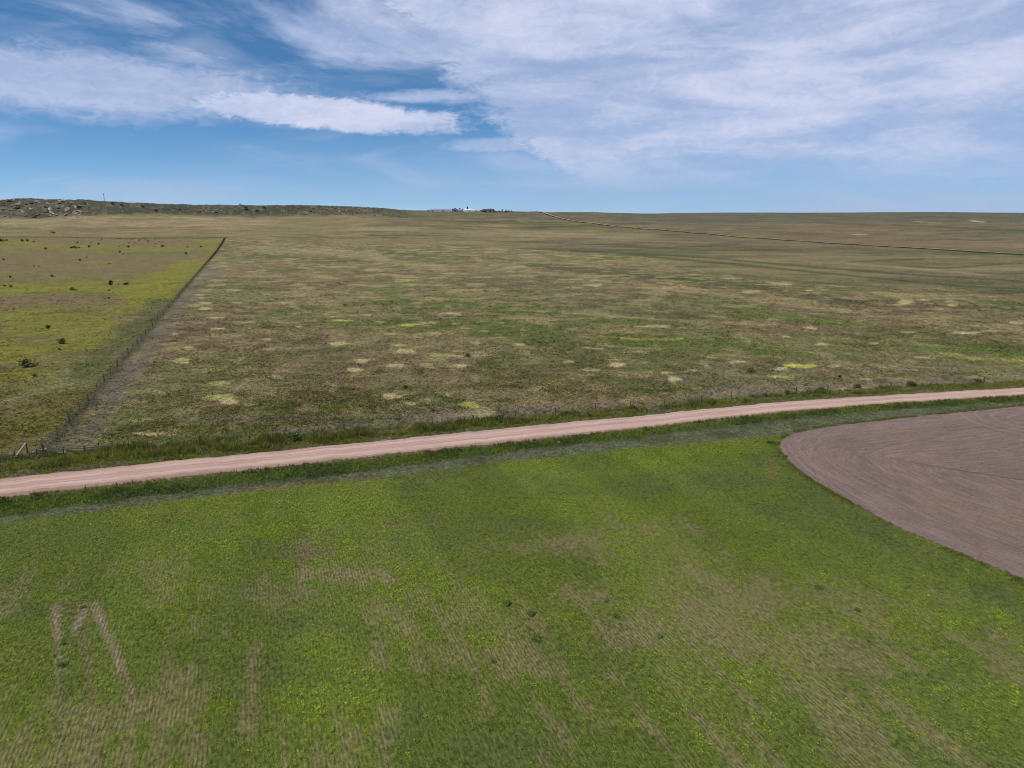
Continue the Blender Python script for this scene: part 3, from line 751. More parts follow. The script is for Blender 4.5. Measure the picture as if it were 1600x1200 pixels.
# ------------------------------------------------------------ crop field in front
CB = [ # photo px blobs: cx, cy, rx, ry, key, strength
 (430,830,46,11,'b',1),(470,800,60,6,'b',.5),(545,862,24,16,'b',1),(450,888,45,9,'b',.8),(300,915,50,12,'b',.8),(85,936,34,10,'b',1),(230,830,60,14,'b',.6),(60,890,60,14,'b',.4),(270,965,40,25,'b',.7),
 (950,790,160,14,'b',.45),(1180,775,80,16,'b',.6),(1150,705,40,6,'b',.7),(680,930,60,40,'b',.5),(730,870,50,14,'b',.6),(1230,870,140,40,'b',.45),(1400,980,110,24,'b',.8),(1480,1020,80,18,'b',.6),(520,1020,60,30,'b',.5),(150,1000,1,1,'b',0),(850,900,60,20,'b',.3),
 (640,1040,120,30,'b',.4),(1000,920,60,20,'b',.35),
 (485,862,34,14,'m',.9),(620,820,45,8,'m',.6),(545,900,70,12,'t',.8),(520,885,20,6,'t',.5),(930,845,55,22,'t',.65),(1010,828,60,12,'t',.55),(800,855,60,8,'t',.4),
 (630,975,16,22,'t',.8),(650,1010,10,30,'t',.5),(740,960,40,28,'t',.5),(790,980,40,20,'t',.45),(880,930,20,10,'t',.5),(925,935,26,16,'t',.75),(990,985,60,26,'t',.7),(1010,1003,26,8,'m',.8),(810,1015,40,24,'t',.6),(840,1040,30,14,'t',.6),(700,1030,50,14,'t',.4),
 (1060,905,50,24,'t',.6),(1120,960,90,50,'t',.7),(1230,1010,110,28,'t',.65),(1300,1030,80,16,'t',.7),(1080,870,30,12,'t',.4),(1220,940,50,16,'t',.4),
 (240,945,20,8,'t',.7),(105,945,20,8,'m',.5),
 (430,930,50,16,'t',.45),(470,970,40,22,'g',.5),(380,925,30,10,'g',.6),(560,985,30,30,'g',.4),(1000,760,100,18,'g',.5),(850,820,110,10,'g',.6),(1110,770,60,14,'g',.4),(400,850,30,8,'g',.4),(1360,860,100,25,'g',.45),(1290,830,50,20,'g',.4),
 (300,800,160,8,'r',.5),(100,815,120,6,'r',.3),(1110,692,90,5,'r',.8),(1205,725,14,16,'r',.9),(600,752,200,4,'r',.5),(60,1030,60,20,'r',.5),(20,960,50,20,'g',.4),(40,840,60,10,'g',.3)]
CTR = [([(86, 950), (90, 985), (93, 1050), (88, 1110)], 5, 't', 1), ([(86, 952), (90, 985), (93, 1050)], 3, 'p', .55), ([(150, 955), (166, 985), (190, 1045)], 4, 'p', .45), ([(148, 950), (165, 985), (192, 1050), (212, 1110)], 8, 't', 1),
 ([(132, 950), (122, 975), (112, 990)], 3.2, 'p', .7), ([(128, 960), (130, 1000), (140, 1060), (150, 1200)], 10, 'm', .6), ([(112, 960), (100, 1000), (98, 1050), (95, 1200)], 5, 'g', .9), ([(145, 985), (160, 1010), (178, 1060)], 5, 'g', .8)]
CK = dict(b=0, m=1, t=2, g=3, r=4, p=5)
def crop_zone(X, Y):
    px, py = topix(X, Y, 0 * X); W = np.zeros((6, len(X)))
    sR = X * E1[0] + Y * E1[1]; tR = X * E2[0] + Y * E2[1]
    n8 = fbm(X, Y, 7, 4, 101); n2 = fbm(X, Y, 2.2, 3, 102); nrow = fbm(sR, tR * .10, 1.1, 3, 109)
    rg = (n8 - .5) * 1.9 + (n2 - .5) * 1.5; rt = (n8 - .5) * 1.6 + (n2 - .5) * 1.4 + (nrow - .5) * 3.2
    for cx, cy, rx, ry, k, st in CB:
        d = np.hypot((px - cx) / rx, (py - cy) / ry); W[CK[k]] = np.maximum(W[CK[k]], sstep(d + (rt if k in 'tm' else rg), 1.5, .35) * st)
    n15 = fbm(X, Y, 16, 4, 103); nr = fbm((X * E1[0] + Y * E1[1]), (X * E2[0] + Y * E2[1]) * .12, 2.4, 3, 104)
    W[0] = np.maximum(W[0], sstep(n15, .56, .68) * .55); W[3] = np.maximum(W[3], sstep(n15, .42, .34) * .5)
    near = sstep(Y, 78, 50); W[2] = np.maximum(W[2], near * sstep(nrow * .5 + n8 * .3 + n2 * .2, .54, .62) * .55)
    below = sstep(py, 1050, 1090); W[2] = np.maximum(W[2], below * sstep(fbm(X, Y, 9, 3, 105) * .6 + nrow * .4, .53, .60) * .55)
    W[0] = np.maximum(W[0], below * sstep(fbm(X, Y, 8, 3, 106), .52, .62) * .7)
    tz = sstep(np.hypot((px - 150) / 120, (py - 1010) / 95), 1.15, .8); W[2] = W[2] * (1 - .85 * tz); W[3] = np.maximum(W[3], tz * .4)
    for pts, w, k, st in CTR:
        d = seg_d(px, py, pts, .6) / w; W[CK[k]] = np.maximum(W[CK[k]], sstep(d + rg * .5 + (nrow - .5) * (k == 't') * 1.6, 1.4, .5) * st)
        if k in 'tp': W[0] = W[0] * (1 - sstep(d, 1.6, .8))
    return W
GC = dict(base=alb(74, 84, 40), b=alb(104, 118, 28), m=alb(118, 100, 78), t=alb(146, 128, 94), g=alb(84, 92, 62), r=alb(128, 122, 56), p=alb(160, 142, 120))
def build_crop():
    X = np.arange(-150, 150, .4); Y = np.arange(14, 142, .4); XX, YY = np.meshgrid(X, Y); XX = XX.ravel(); YY = YY.ravel()
    yf = Yof('fi', XX, YY); jag = (fbm(XX, YY, 2.2, 3, 107) - .5) * 1.4
    far = np.full(len(XX), -1e9); sel = (XX > 30); far[sel] = till_dist(XX[sel], YY[sel])
    keep = ((YY + jag < yf) & (far < .6) & (np.abs(XX) < YY * .95 + 25))
    W = crop_zone(XX, YY)
    c = np.tile(alb(94, 104, 44), (len(XX), 1)); lane = fbm(XX * E1[0] + YY * E1[1], (XX * E2[0] + YY * E2[1]) * .22, 6.5, 4, 114); c = c * (.90 + .22 * sstep(lane, .33, .67))[:, None]
    for k, a in (('g', .5), ('b', .5), ('r', .6), ('m', .8), ('t', .75), ('p', 1)): c = lerp(c, GC[k] * (.9 if k != 'b' else .95), np.clip(W[CK[k]], 0, 1) * a)
    keep = keep.reshape(len(Y), len(X)); nx = len(X)
    ii, jj = np.nonzero(keep[:-1, :-1] & keep[1:, :-1] & keep[:-1, 1:] & keep[1:, 1:])
    i = ii * nx + jj; F = np.stack([i, i + 1, i + nx + 1, i + nx], -1); used = np.unique(F)
    remap = -np.ones(len(XX), int); remap[used] = np.arange(len(used)); F = remap[F]
    V = np.column_stack([XX, YY, 0 * XX + .02])[used]
    me = mesh_np('crop_field', V, F, c[used], {'bare': np.clip(W[2] + W[1] * .5, 0, 1)[used]}, smooth=True)
    m, g, p = mat_base('stubble_soil')
    a = g.n('ShaderNodeAttribute', attribute_name='col').outputs['Color']; br = g.n('ShaderNodeAttribute', attribute_name='bare').outputs['Fac']
    co = g.n('ShaderNodeTexCoord').outputs['Object']; x, y, z = g.sep(co)
    s = g.m('ADD', g.m('MULTIPLY', x, float(E1[0])), g.m('MULTIPLY', y, float(E1[1]))); t = g.m('ADD', g.m('MULTIPLY', x, float(E2[0])), g.m('MULTIPLY', y, float(E2[1])))
    wn = g.noise(co, .25, 3, .5); row = g.m('SINE', g.m('ADD', g.m('MULTIPLY', s, 2 * math.pi / .30), g.m('MULTIPLY', wn, 9.0)))
    n = g.noise(g.xyz(g.m('MULTIPLY', s, 1.0), g.m('MULTIPLY', t, .4), 0.0), 4.0, 5, .75)
    v = g.m('MULTIPLY', g.lin(n, .38, .62, .5, 1.5), g.m('ADD', 1.0, g.m('MULTIPLY', row, g.m('MULTIPLY', br, .10))))
    g.put(p.inputs['Base Color'], g.mix(1.0, a, g.xyz(v, v, v), 'MULTIPLY')); bump(g, p, g.m('ADD', n, g.m('MULTIPLY', row, g.m('MULTIPLY_ADD', br, .15, .10))), .12)
    return struct(link('crop_field', me, m))
build_crop()

# ------------------------------------------------------------ vegetation that nobody could count
def tufts(name, P, size, col, nl, kind, seed=0, mat=None, var=.25, flat=1.0, leaf=(.22, .42)):
    """P (n,3) roots, size (n) metres, col (n,3). kind 'bush': leaf faces in a low dome; 'grass': upright blades"""
    r = np.random.default_rng(seed); n = len(P); N = n * nl
    root = np.repeat(P, nl, 0); sz = np.repeat(size, nl); cc = np.repeat(col, nl, 0)
    az = r.uniform(0, 2 * math.pi, N); rd = np.sqrt(r.uniform(0, 1, N))
    if kind == 'bush':
        hh = np.sqrt(np.maximum(0, 1 - rd ** 2)) * r.uniform(.45, 1, N)
        ctr = root + np.column_stack([np.cos(az) * rd, np.sin(az) * rd, hh * flat]) * sz[:, None] * .5
        ctr[:, 2] = np.maximum(ctr[:, 2], root[:, 2] + .03)
        a = r.normal(size=(N, 3)); a /= np.linalg.norm(a, axis=1)[:, None]; b = np.cross(a, r.normal(size=(N, 3))); b /= np.linalg.norm(b, axis=1)[:, None]
        l = sz * r.uniform(leaf[0], leaf[1], N)
        v0 = ctr - a * l[:, None] * .5; v1 = ctr + b * l[:, None] * .42 ; v2 = ctr + a * l[:, None] * .6
        sh = .72 + .5 * (ctr[:, 2] - root[:, 2]) / (sz * .5 * flat + 1e-6) * .6
    else:
        off = np.column_stack([np.cos(az) * rd, np.sin(az) * rd, 0 * rd]) * sz[:, None] * .28
        h = sz * r.uniform(.55, 1.1, N) * flat; lean = r.uniform(.1, .6, N)
        d = np.column_stack([np.cos(az) * lean, np.sin(az) * lean, np.ones(N)]) * h[:, None]
        pa = az + math.pi / 2 + r.uniform(-.8, .8, N); w = np.column_stack([np.cos(pa), np.sin(pa), 0 * pa]) * (sz * r.uniform(.05, .11, N))[:, None]
        v0 = root + off - w; v1 = root + off + w; v2 = root + off + d; sh = np.ones(N)
    V = np.stack([v0, v1, v2], 1).reshape(-1, 3); F = np.arange(N * 3).reshape(-1, 3)
    j = (1 + r.uniform(-var, var, N)); hue = r.uniform(-.08, .08, N)
    c = cc * j[:, None]; c[:, 0] *= 1 + hue; c[:, 2] *= 1 - hue
    c = np.repeat(np.clip(c, .003, .8), 3, 0)
    return link(name, mesh_np(name, V, F, c), mat or M['leaf'])

def scatter_crop():
    r = np.random.default_rng(3)
    S = np.arange(-170, 170, .30); Tt = np.arange(-60, 150, .29)
    s, t = np.meshgrid(S, Tt); s = s.ravel() + r.normal(0, .19, s.size); t = t.ravel() + r.uniform(-.22, .22, t.size)
    X = s * E1[0] + t * E2[0]; Y = s * E1[1] + t * E2[1]
    m = (Y > 34) & (Y < 140) & (np.abs(X) < Y * .80 + 3); X, Y = X[m], Y[m]
    m = Y < Yof('fi', X, Y) + .3; X, Y = X[m], Y[m]
    sel = X > 30; td = np.full(len(X), -99.0); td[sel] = till_dist(X[sel], Y[sel]); m = td < -.1; X, Y, td = X[m], Y[m], td[m]
    W = crop_zone(X, Y); p = .84 - .52 * W[2] - .40 * W[1] - .85 * W[5] + .1 * W[0] - .12 * W[4]
    p = p - .40 * sstep(fbm(X, Y, 1.5, 3, 111), .48, .66)
    m = r.uniform(0, 1, len(X)) < p; X, Y, W = X[m], Y[m], W[:, m]
    n2 = fbm(X, Y, 2.5, 3, 112)
    c = np.tile(alb(158, 174, 66), (len(X), 1)); c = lerp(c, alb(124, 144, 54), sstep(n2, .45, .65) * .75)
    c = lerp(c, alb(170, 188, 52), W[0] * .85); c = lerp(c, alb(108, 120, 72), W[3] * .8); c = lerp(c, alb(128, 120, 48), W[4] * .6); c = lerp(c, alb(104, 104, 62), W[2] * .5)
    pick = r.uniform(0, 1, len(X)); c = lerp(c, alb(166, 170, 76), (pick > .95) * .3); lane = fbm(X * E1[0] + Y * E1[1], (X * E2[0] + Y * E2[1]) * .22, 6.5, 4, 114)      # sowing passes that came up thicker or thinner
    c = c * (r.uniform(.66, 1.25, len(X)) * (.8 + .4 * fbm(X, Y, 1.1, 2, 113)) * (.92 + .2 * sstep(lane, .33, .67)))[:, None]
    c = lerp(c, c * np.array([1.06, 1.03, .9]), sstep(lane, .5, .65)); c = lerp(c, alb(88, 96, 66), (pick < .12) * .7)
    sz = r.uniform(.2, .42, len(X)) * (1 + .15 * W[0]) * (1 - .25 * W[2])
    o = tufts('field_plants', np.column_stack([X, Y, 0 * X + .02]), sz, c, 8, 'bush', 4, flat=.8, leaf=(.26, .48), var=.18)
    stuff(o, 'low leafy green plants growing in drilled rows across the near field', 'crop plants')
    # straw stubble standing in the thin places
    S = np.arange(-150, 150, .30); Tt = np.arange(-60, 150, .34); s, t = np.meshgrid(S, Tt); s = s.ravel() + r.normal(0, .055, s.size) + (fbm(s.ravel(), t.ravel(), 9, 2, 115) - .5) * .9; t = t.ravel() + r.uniform(-.16, .16, t.size)
    X = s * E1[0] + t * E2[0]; Y = s * E1[1] + t * E2[1]; m = (Y > 34) & (Y < 95) & (np.abs(X) < Y * .80 + 3) & (Y < Yof('fi', X, Y)); X, Y = X[m], Y[m]
    sel = X > 30; td = np.full(len(X), -99.0); td[sel] = till_dist(X[sel], Y[sel]); m = td < -.4; X, Y = X[m], Y[m]
    W = crop_zone(X, Y); m = r.uniform(0, 1, len(X)) < (W[2] * .8 + W[1] * .3 + .06); X, Y = X[m], Y[m]
    c = np.tile(alb(186, 162, 118), (len(X), 1))
    o = tufts('straw_stubble', np.column_stack([X, Y, 0 * X + .02]), r.uniform(.14, .26, len(X)), c, 5, 'grass', 5, M['grass'])
    stuff(o, 'pale straw stubble in thin drilled rows between the green plants', 'stubble')
scatter_crop()

def scatter_margin():
    r = np.random.default_rng(21); n = 5200; k = r.integers(0, len(tl) - 1, n); e = tl[k + 1] - tl[k]; e /= np.linalg.norm(e, axis=1)[:, None]
    P = tl[k] + (tl[k + 1] - tl[k]) * r.uniform(0, 1, (n, 1)) + np.column_stack([-e[:, 1], e[:, 0]]) * (np.abs(r.normal(0, .45, n)) - .1)[:, None]
    m = (P[:, 1] > 34) & (P[:, 1] < 150) & (fbm(P[:, 0], P[:, 1], 2.2, 3, 125) > .42); P = P[m]
    c = np.tile(alb(112, 122, 56), (len(P), 1)); c = lerp(c, alb(146, 128, 84), (r.uniform(0, 1, len(P)) > .6) * .8)
    stuff(tufts('margin_weeds', np.column_stack([P, 0 * P[:, 0]]), r.uniform(.22, .6, len(P)), c, 8, 'bush', 22, flat=.9, leaf=(.25, .5)), 'ragged weeds along the curved margin of the tilled field', 'weeds')
    # clods lying on the tilled soil
    n = 26000; X = 1 / np.sqrt(r.uniform(1 / 190.0 ** 2, 1 / 40.0 ** 2, n)); X = r.uniform(42, 190, n); Y = r.uniform(40, 140, n); m = (till_dist(X, Y) > .3) & (X < Y * .85 + 3); X, Y = X[m], Y[m]
    m = fbm(X, Y, 5, 3, 126) > .47; X, Y = X[m], Y[m]; s0 = r.uniform(.05, .14, len(X))
    T4 = np.array([(1, 0, 0), (-.5, .86, 0), (-.5, -.86, 0), (.1, 0, .9)]); V = (T4[None] * s0[:, None, None] * r.uniform(.6, 1.3, (len(X), 4, 1))) + np.column_stack([X, Y, 0 * X + .025])[:, None, :]
    F = (np.array([(0, 1, 3), (1, 2, 3), (2, 0, 3)])[None] + 4 * np.arange(len(X))[:, None, None]).reshape(-1, 3)
    c = np.repeat(np.tile(alb(126, 106, 100), (len(X), 1)) * r.uniform(.6, 1.15, len(X))[:, None], 4, 0)
    stuff(link('soil_clods', mesh_np('soil_clods', V.reshape(-1, 3), F, c), M['clod']), 'dry soil clods lying on the tilled field', 'clods')
M['clod'] = leaf_mat('clod_soil', 0.0)
scatter_margin()

def band_points(k0, k1, dens, u0=-.86, u1=.86, seed=0, a=0.0, b=0.0):
    """points between two outlines; a, b widen them"""
    r = np.random.default_rng(seed)
    X0, X1 = u0 * 150, u1 * 175; n = int((X1 - X0) * 90 * dens); X = r.uniform(X0, X1, n); Y = r.uniform(70, 160, n)
    m = (Y < Yof(k0, X, Y) + a) & (Y > Yof(k1, X, Y) + b) & (np.abs(X / Y) < .88); return X[m], Y[m]
def scatter_verges():
    r = np.random.default_rng(8)
    # tall grass between fence and road
    X, Y = band_points('fe', 'ru', 9, seed=1, a=.3, b=.1)
    f = (Y - Yof('ru', X, Y)) / (Yof('fe', X, Y) + .3 - Yof('ru', X, Y)); n = fbm(X, Y, 4, 3, 121)
    leftish = sstep(X, 20, -50); low = 1 - .55 * np.exp(-((X + 71) / 6.0) ** 2) * sstep(f, .3, .7)      # trampled at the corner
    c = np.tile(alb(136, 138, 56), (len(X), 1)); c = lerp(c, alb(122, 122, 78), sstep(f + (n - .5), .5, .8) * .8); c = lerp(c, alb(106, 112, 50), sstep(n, .5, .65) * .7)
    c = lerp(c, alb(112, 114, 70), (r.uniform(0, 1, len(X)) > .88) * .6)
    sz = r.uniform(.3, .55, len(X)) * (.6 + .9 * sstep(f, .15, .5) * (.6 + n)) * (1 + .45 * leftish) * low
    pat = fbm(X, Y * 1.5, 2.6, 3, 124); dead = sstep(pat, .52, .62) * sstep(f, .2, .45); c = lerp(c, alb(128, 112, 88), dead * .75); c = c * 1.22
    sz = sz * (1 - .45 * dead)
    m = r.uniform(0, 1, len(X)) < .8 - .3 * dead; o = tufts('roadside_grass', np.column_stack([X, Y, 0 * X])[m], sz[m] * .92 * (.55 + .9 * n[m]), c[m] * r.uniform(.7, 1.25, int(m.sum()))[:, None], 9, 'grass', 9, M['grass'])
    stuff(o, 'tall green grass growing between the fence and the gravel road', 'grass')
    # green shoulder and dry ditch south of the road
    X, Y = band_points('rl', 'fi', 7, seed=2, a=-.3, b=.2)
    g = sstep(Y - Yof('so', X, Y) + (fbm(X, Y, 3, 3, 122) - .5) * 2.5, -.6, .8); n = fbm(X, Y, 5, 3, 123)
    c = lerp(np.tile(alb(130, 132, 92), (len(X), 1)), alb(134, 146, 50), g); c = lerp(c, alb(84, 98, 52), sstep(n, .5, .60) * .75)
    c = lerp(c, alb(172, 160, 130), (1 - g) * (r.uniform(0, 1, len(X)) > .8) * .7)
    rust = np.exp(-((Y - Yof('fi', X, Y)) / 1.0) ** 2); c = lerp(c, alb(146, 128, 66), rust * .55)
    sz = r.uniform(.2, .42, len(X)) * (.7 + .6 * g) * (.6 + .8 * n); c = c * r.uniform(.7, 1.25, len(X))[:, None]
    c = c * (1.38 - .26 * g)[:, None]
    td = np.full(len(X), -99.0); sel = X > 30; td[sel] = till_dist(X[sel], Y[sel])
    m = (r.uniform(0, 1, len(X)) < .5 + .4 * g) & (td < -.1)
    o = tufts('ditch_grass', np.column_stack([X, Y, 0 * X])[m], sz[m], c[m], 8, 'grass', 10, M['grass'])
    stuff(o, 'grey green ditch grass between the gravel road and the crop field', 'grass')
    # rough pasture growth behind the roadside fence
    n = 240000; Y = 1 / np.sqrt(r.uniform(1 / 420.0 ** 2, 1 / 92.0 ** 2, n)); X = r.uniform(-.86, .86, n) * Y
    m = (Y > Yof('fe', X, Y) + .6); X, Y = X[m], Y[m]
    fs = fence_side(X, Y); c0, sp = ground_colour(X, Y, 0 * X); lum = c0.mean(1)
    dn = sstep(fbm(X, Y, 9, 4, 131), .38, .6)
    m = (r.uniform(0, 1, len(X)) < .25 + .75 * dn) & (lum < .235) & (r.uniform(0, 1, len(X)) < .35 + .65 * sstep(Y - Yof('fe', X, Y), 3, 14)) & ((r.uniform(0, 1, len(X)) < .25) | (fence_side(X, Y) < -1) | (fence_side(X, Y) > 7)) & (r.uniform(0, 1, len(X)) < np.where(fs < 0, .4, 1)); X, Y, c0, fs = X[m], Y[m], c0[m], fs[m]
    k = r.uniform(0, 1, len(X))[:, None]
    c = c0 * np.where(k < .45, .6, np.where(k < .8, 1.1, 1.9)); gsel = (r.uniform(0, 1, len(X)) < .3); c[gsel] = c[gsel] * np.array([.8, 1.08, .7])
    sz = r.uniform(.35, .75, len(X)) * (1 + sstep(Y, 150, 330) * .7)
    o = tufts('pasture_weeds', np.column_stack([X, Y, 0 * X]), sz, c, 5, 'bush', 12, flat=.75, leaf=(.3, .55))
    stuff(o, 'sparse brown and green weeds across the worn middle pasture', 'weeds')
    # dark weeds caught along the long fence
    n = 3600; t = FLEN * r.uniform(0, 1, n) ** 1.0; o1 = r.normal(-.2, .55, n); P = CORNER + fdir * t[:, None] + fnor * o1[:, None]
    lump = fbm(t, 0 * t, 3.2, 2, 133); m = (lump > .46) | (t > 520); m &= (r.uniform(0, 1, n) < .14 + .86 * sstep(t, 120, 420)); P = P[m]; t = t[m]; lump = lump[m]
    c = np.tile(alb(52, 56, 42), (len(P), 1)); c = lerp(c, alb(74, 74, 54), r.uniform(0, 1, len(P)) * .6)
    o = tufts('fence_weeds', np.column_stack([P, H(P[:, 0], P[:, 1])]), r.uniform(.35, .8, len(P)) * (1 + sstep(t, 300, 900) * .6), c, 7, 'bush', 14, flat=1.0)
    stuff(o, 'dark tumbleweeds caught along the long wire fence', 'weeds')
    # brush beside the distant road and along the far side of the left pasture
    n = 12000; k = r.integers(0, len(farline), n); side = np.where(r.uniform(0, 1, n) < .5, 1, -1)
    offs = side * (5.5 + np.abs(r.normal(0, 1.6, n))); P = farline[k] + nn[k] * offs[:, None] + tt[k] * r.uniform(-3, 3, n)[:, None]
    u = k / len(farline); clump = fbm(k * 5.0, side * 40.0, 14, 3, 135); m = clump > (.36 + .16 * sstep(u, .5, .8)); P = P[m]
    bx = np.array(at(-60, 371.5)[:2]); tb = r.uniform(0, 1, 700)[:, None]; Q = bx + (FAR_C - bx) * tb + r.normal(0, 2.2, (700, 2)); Q = Q[fbm(Q[:, 0], Q[:, 1] * 0, 30, 3, 136) > .48]
    P = np.vstack([P, Q]); c = np.tile(alb(58, 62, 40), (len(P), 1)); c = lerp(c, alb(84, 84, 52), r.uniform(0, 1, len(P)) * .6)
    o = tufts('distant_brush', np.column_stack([P, H(P[:, 0], P[:, 1]) + .1]), r.uniform(.9, 2.0, len(P)), c, 8, 'bush', 15, flat=1.1)
    stuff(o, 'dark brush lining the distant dirt road and far pasture edge', 'brush')
    # mesa scrub
    n = 19000; x = r.uniform(-.92, -.10, n); Y = r.uniform(1440, 1800, n); X = x * Y; m = (mesa_mask(X, Y) > .3); X, Y = X[m], Y[m]
    m = (fbm(X, Y, 34, 4, 137) > .50 - .05 * (X / Y > -.6)); X, Y = X[m], Y[m]; c = np.tile(alb(58, 64, 44), (len(X), 1)); c = lerp(c, alb(88, 88, 62), r.uniform(0, 1, len(X)) * .8)
    o = tufts('mesa_scrub', np.column_stack([X, Y, H(X, Y) - .1]), r.uniform(1.2, 3.6, len(X)), c, 9, 'bush', 16, flat=.9)
    stuff(o, 'dark scrub scattered over the slope of the rocky mesa', 'scrub')
scatter_verges()

# ------------------------------------------------------------ rocks
def rock_mesh(name, seed, flat=.6, sub=2):
    import bmesh
    r = random.Random(seed); bm = bmesh.new(); bmesh.ops.create_icosphere(bm, subdivisions=sub, radius=1.0)
    cuts = [Vector((r.uniform(-1, 1), r.uniform(-1, 1), r.uniform(-.6, 1))).normalized() for _ in range(9)]; lv = [r.uniform(.45, .8) for _ in cuts]
    for v in bm.verts:
        for c, l in zip(cuts, lv):
            d = v.co.dot(c)
            if d > l: v.co -= c * (d - l)
        v.co += Vector((r.uniform(-1, 1), r.uniform(-1, 1), r.uniform(-1, 1))) * .035
        v.co.z *= flat; v.co.x *= 1.25
    me = bpy.data.meshes.new(name); bm.to_mesh(me); bm.free(); return me
def build_mesa_rocks():
    r = random.Random(4); vs = [rock_mesh('boulder', 10 + i, .45 + .12 * (i % 3)) for i in range(5)]
    for i, v in enumerate(vs): v.materials.append(M['rock'] if i < 3 else M['rock_dark'])
    zones = [(0, 132, 314, 341, 78, (2.4, 6.0), 'pale boulder on the left end of the rocky mesa', 'boulders on the left end of the mesa'),
             (280, 345, 322, 333, 22, (1.6, 3.6), 'grey boulder below the mesa rim left of the dark gully', 'boulders below the mesa rim left of the gully'),
             (455, 600, 323, 338, 50, (1.6, 3.8), 'weathered boulder on the mesa slope right of the dark gully', 'boulders on the mesa slope right of the gully')]
    for x0, x1, y0, y1, n, (s0, s1), lab, grp in zones:
        for k in range(n):
            x = r.uniform(x0, x1); y = r.uniform(y0 + (2 if x > 105 else 0), y1); X, Y, Z = at(x, y)
            s = r.uniform(s0, s1); o = link('boulder', r.choice(vs)); o.location = (X, Y, Z + s * .12); o.scale = (s * r.uniform(.8, 1.5), s, s * r.uniform(.7, 1.3))
            o.rotation_euler = (R(r.uniform(-25, 25)), R(r.uniform(0, 40)), r.uniform(0, 6.28)); tag(o, lab, 'boulder', grp)
    # the countless smaller stones of the slope
    base = [rock_mesh('scree_part', 60 + i, .6, 1) for i in range(3)]
    BV = [np.array([v.co[:] for v in b.vertices]) for b in base]; BF = [np.array([p.vertices[:] for p in b.polygons]) for b in base]
    for b in base: bpy.data.meshes.remove(b)
    V = []; F = []; off = 0; q = np.random.default_rng(5); cnt = 0
    while cnt < 2600:
        z = q.uniform(); x = q.uniform(-60, 150) if z < .52 else q.uniform(150, 350) if z < .66 else q.uniform(440, 625)
        y = q.uniform(312, 343) if x < 150 else q.uniform(320, 340)
        u, s = _ray(x, y)
        Yg = q.uniform(1440, 1780); X = u * Yg
        if float(mesa_mask(np.array([X]), np.array([Yg]))[0]) < .25 or float(fbm(np.array([X]), np.array([Yg]), 38, 3, 141)[0]) < .42: continue
        k = q.integers(0, 3); a = q.uniform(0, 6.28); sc = q.uniform(.7, 2.4); ca, sa = math.cos(a), math.sin(a)
        v = BV[k] * sc * np.array([1, 1, .9]); v = np.column_stack([v[:, 0] * ca - v[:, 1] * sa + X, v[:, 0] * sa + v[:, 1] * ca + Yg, v[:, 2] + float(H(X, Yg))])
        V.append(v); F.append(BF[k] + off); off += len(v); cnt += 1
    stuff(link('scree', mesh_np('scree', np.vstack(V), np.vstack(F)), M['rock']), 'loose grey and tan stones strewn over the mesa slope', 'scree')
build_mesa_rocks()

# ------------------------------------------------------------ fences
def build_post(kind, h):
    mb = MB()
    if kind == 'wood': mb.tube([(0, 0, -.3), (0, 0, h * .6), (.02, .01, h)], [.075, .07, .065], 8)
    else:
        mb.box((0, 0, h / 2 - .15), (.055, .012, h + .3)); mb.box((0, .02, h / 2 - .15), (.012, .04, h + .3))
    me = bpy.data.meshes.new('post'); me.from_pydata(mb.v, [], mb.f); me.update()
    me.materials.append(M['post'] if kind == 'wood' else M['steel_post']); return me
PW = [build_post('wood', 1.45), build_post('wood', 1.3)]; PS = build_post('steel', 1.3)
def wire_fence(name, label, line, spacing, wood_every, maxpost=100):
    """line: function distance -> (x, y); returns the thing"""
    L, fn = line; r = random.Random(len(label)); p0 = fn(0); z0 = float(H(p0[0], p0[1]))
    t = thing(name, label, 'fence', (p0[0], p0[1], z0))
    org = Vector((p0[0], p0[1], z0)); n = int(L / spacing) + 1; rest = MB(); pts = []
    for k in range(n):
        d = k * spacing + r.uniform(-.5, .5) * (k > 0); x, y = fn(min(max(d, 0), L)); z = float(H(x, y)); p = Vector((x, y, z)); pts.append(p)
        if k < maxpost:
            o = link('post', PW[k % 2] if k % wood_every == 0 else PS, parent=t); o.location = p - org
            o.rotation_euler = (R(r.uniform(-5, 5)), R(r.uniform(-5, 5)), r.uniform(0, 3)); o.scale = (1.7, 1.7, r.uniform(.95, 1.2))
        else: rest.tube([p - org - Vector((0, 0, .3)), p - org + Vector((0, 0, 1.3))], .08, 5)
    if n > maxpost:
        o = rest.build('post', M['post'], t); o['kind'] = 'stuff'; o['label'] = 'small far posts at the distant end of the fence'
    for h in (.35, .65, .95, 1.2):
        mb = MB(); mb.tube([q - org + Vector((0, 0, h)) for q in pts], .006, 4); mb.build('wire', M['wire'], t)
    return t
fl = smoothline(resample(wline('fe')[2:], 600), 40); fl = fl[fl[:, 0] > CORNER[0] + .2]; fd = np.r_[0, np.cumsum(np.linalg.norm(np.diff(fl, axis=0), axis=1))]
wire_fence('wire_fence', 'post and wire fence along the grassy verge of the gravel road', (float(fd[-1]), lambda d: (float(np.interp(d, fd, fl[:, 0])), float(np.interp(d, fd, fl[:, 1])))), 7.6, 3)
wire_fence('wire_fence', 'long straight wire fence running from the corner toward the mesa', (FLEN, lambda d: tuple(CORNER + fdir * d)), 8.3, 2)
lf = wline('fe'); lf = resample(lf[lf[:, 0] < CORNER[0] + 1], 200)[::-1]; ld = np.r_[0, np.cumsum(np.linalg.norm(np.diff(lf, axis=0), axis=1))]
wire_fence('wire_fence', 'short wire fence leaving the corner past the left edge', (min(26.0, float(ld[-1])), lambda d: (float(np.interp(d, ld, lf[:, 0])), float(np.interp(d, ld, lf[:, 1])))), 7.0, 2)
BK = np.array(at(-40, 371.5)[:2])
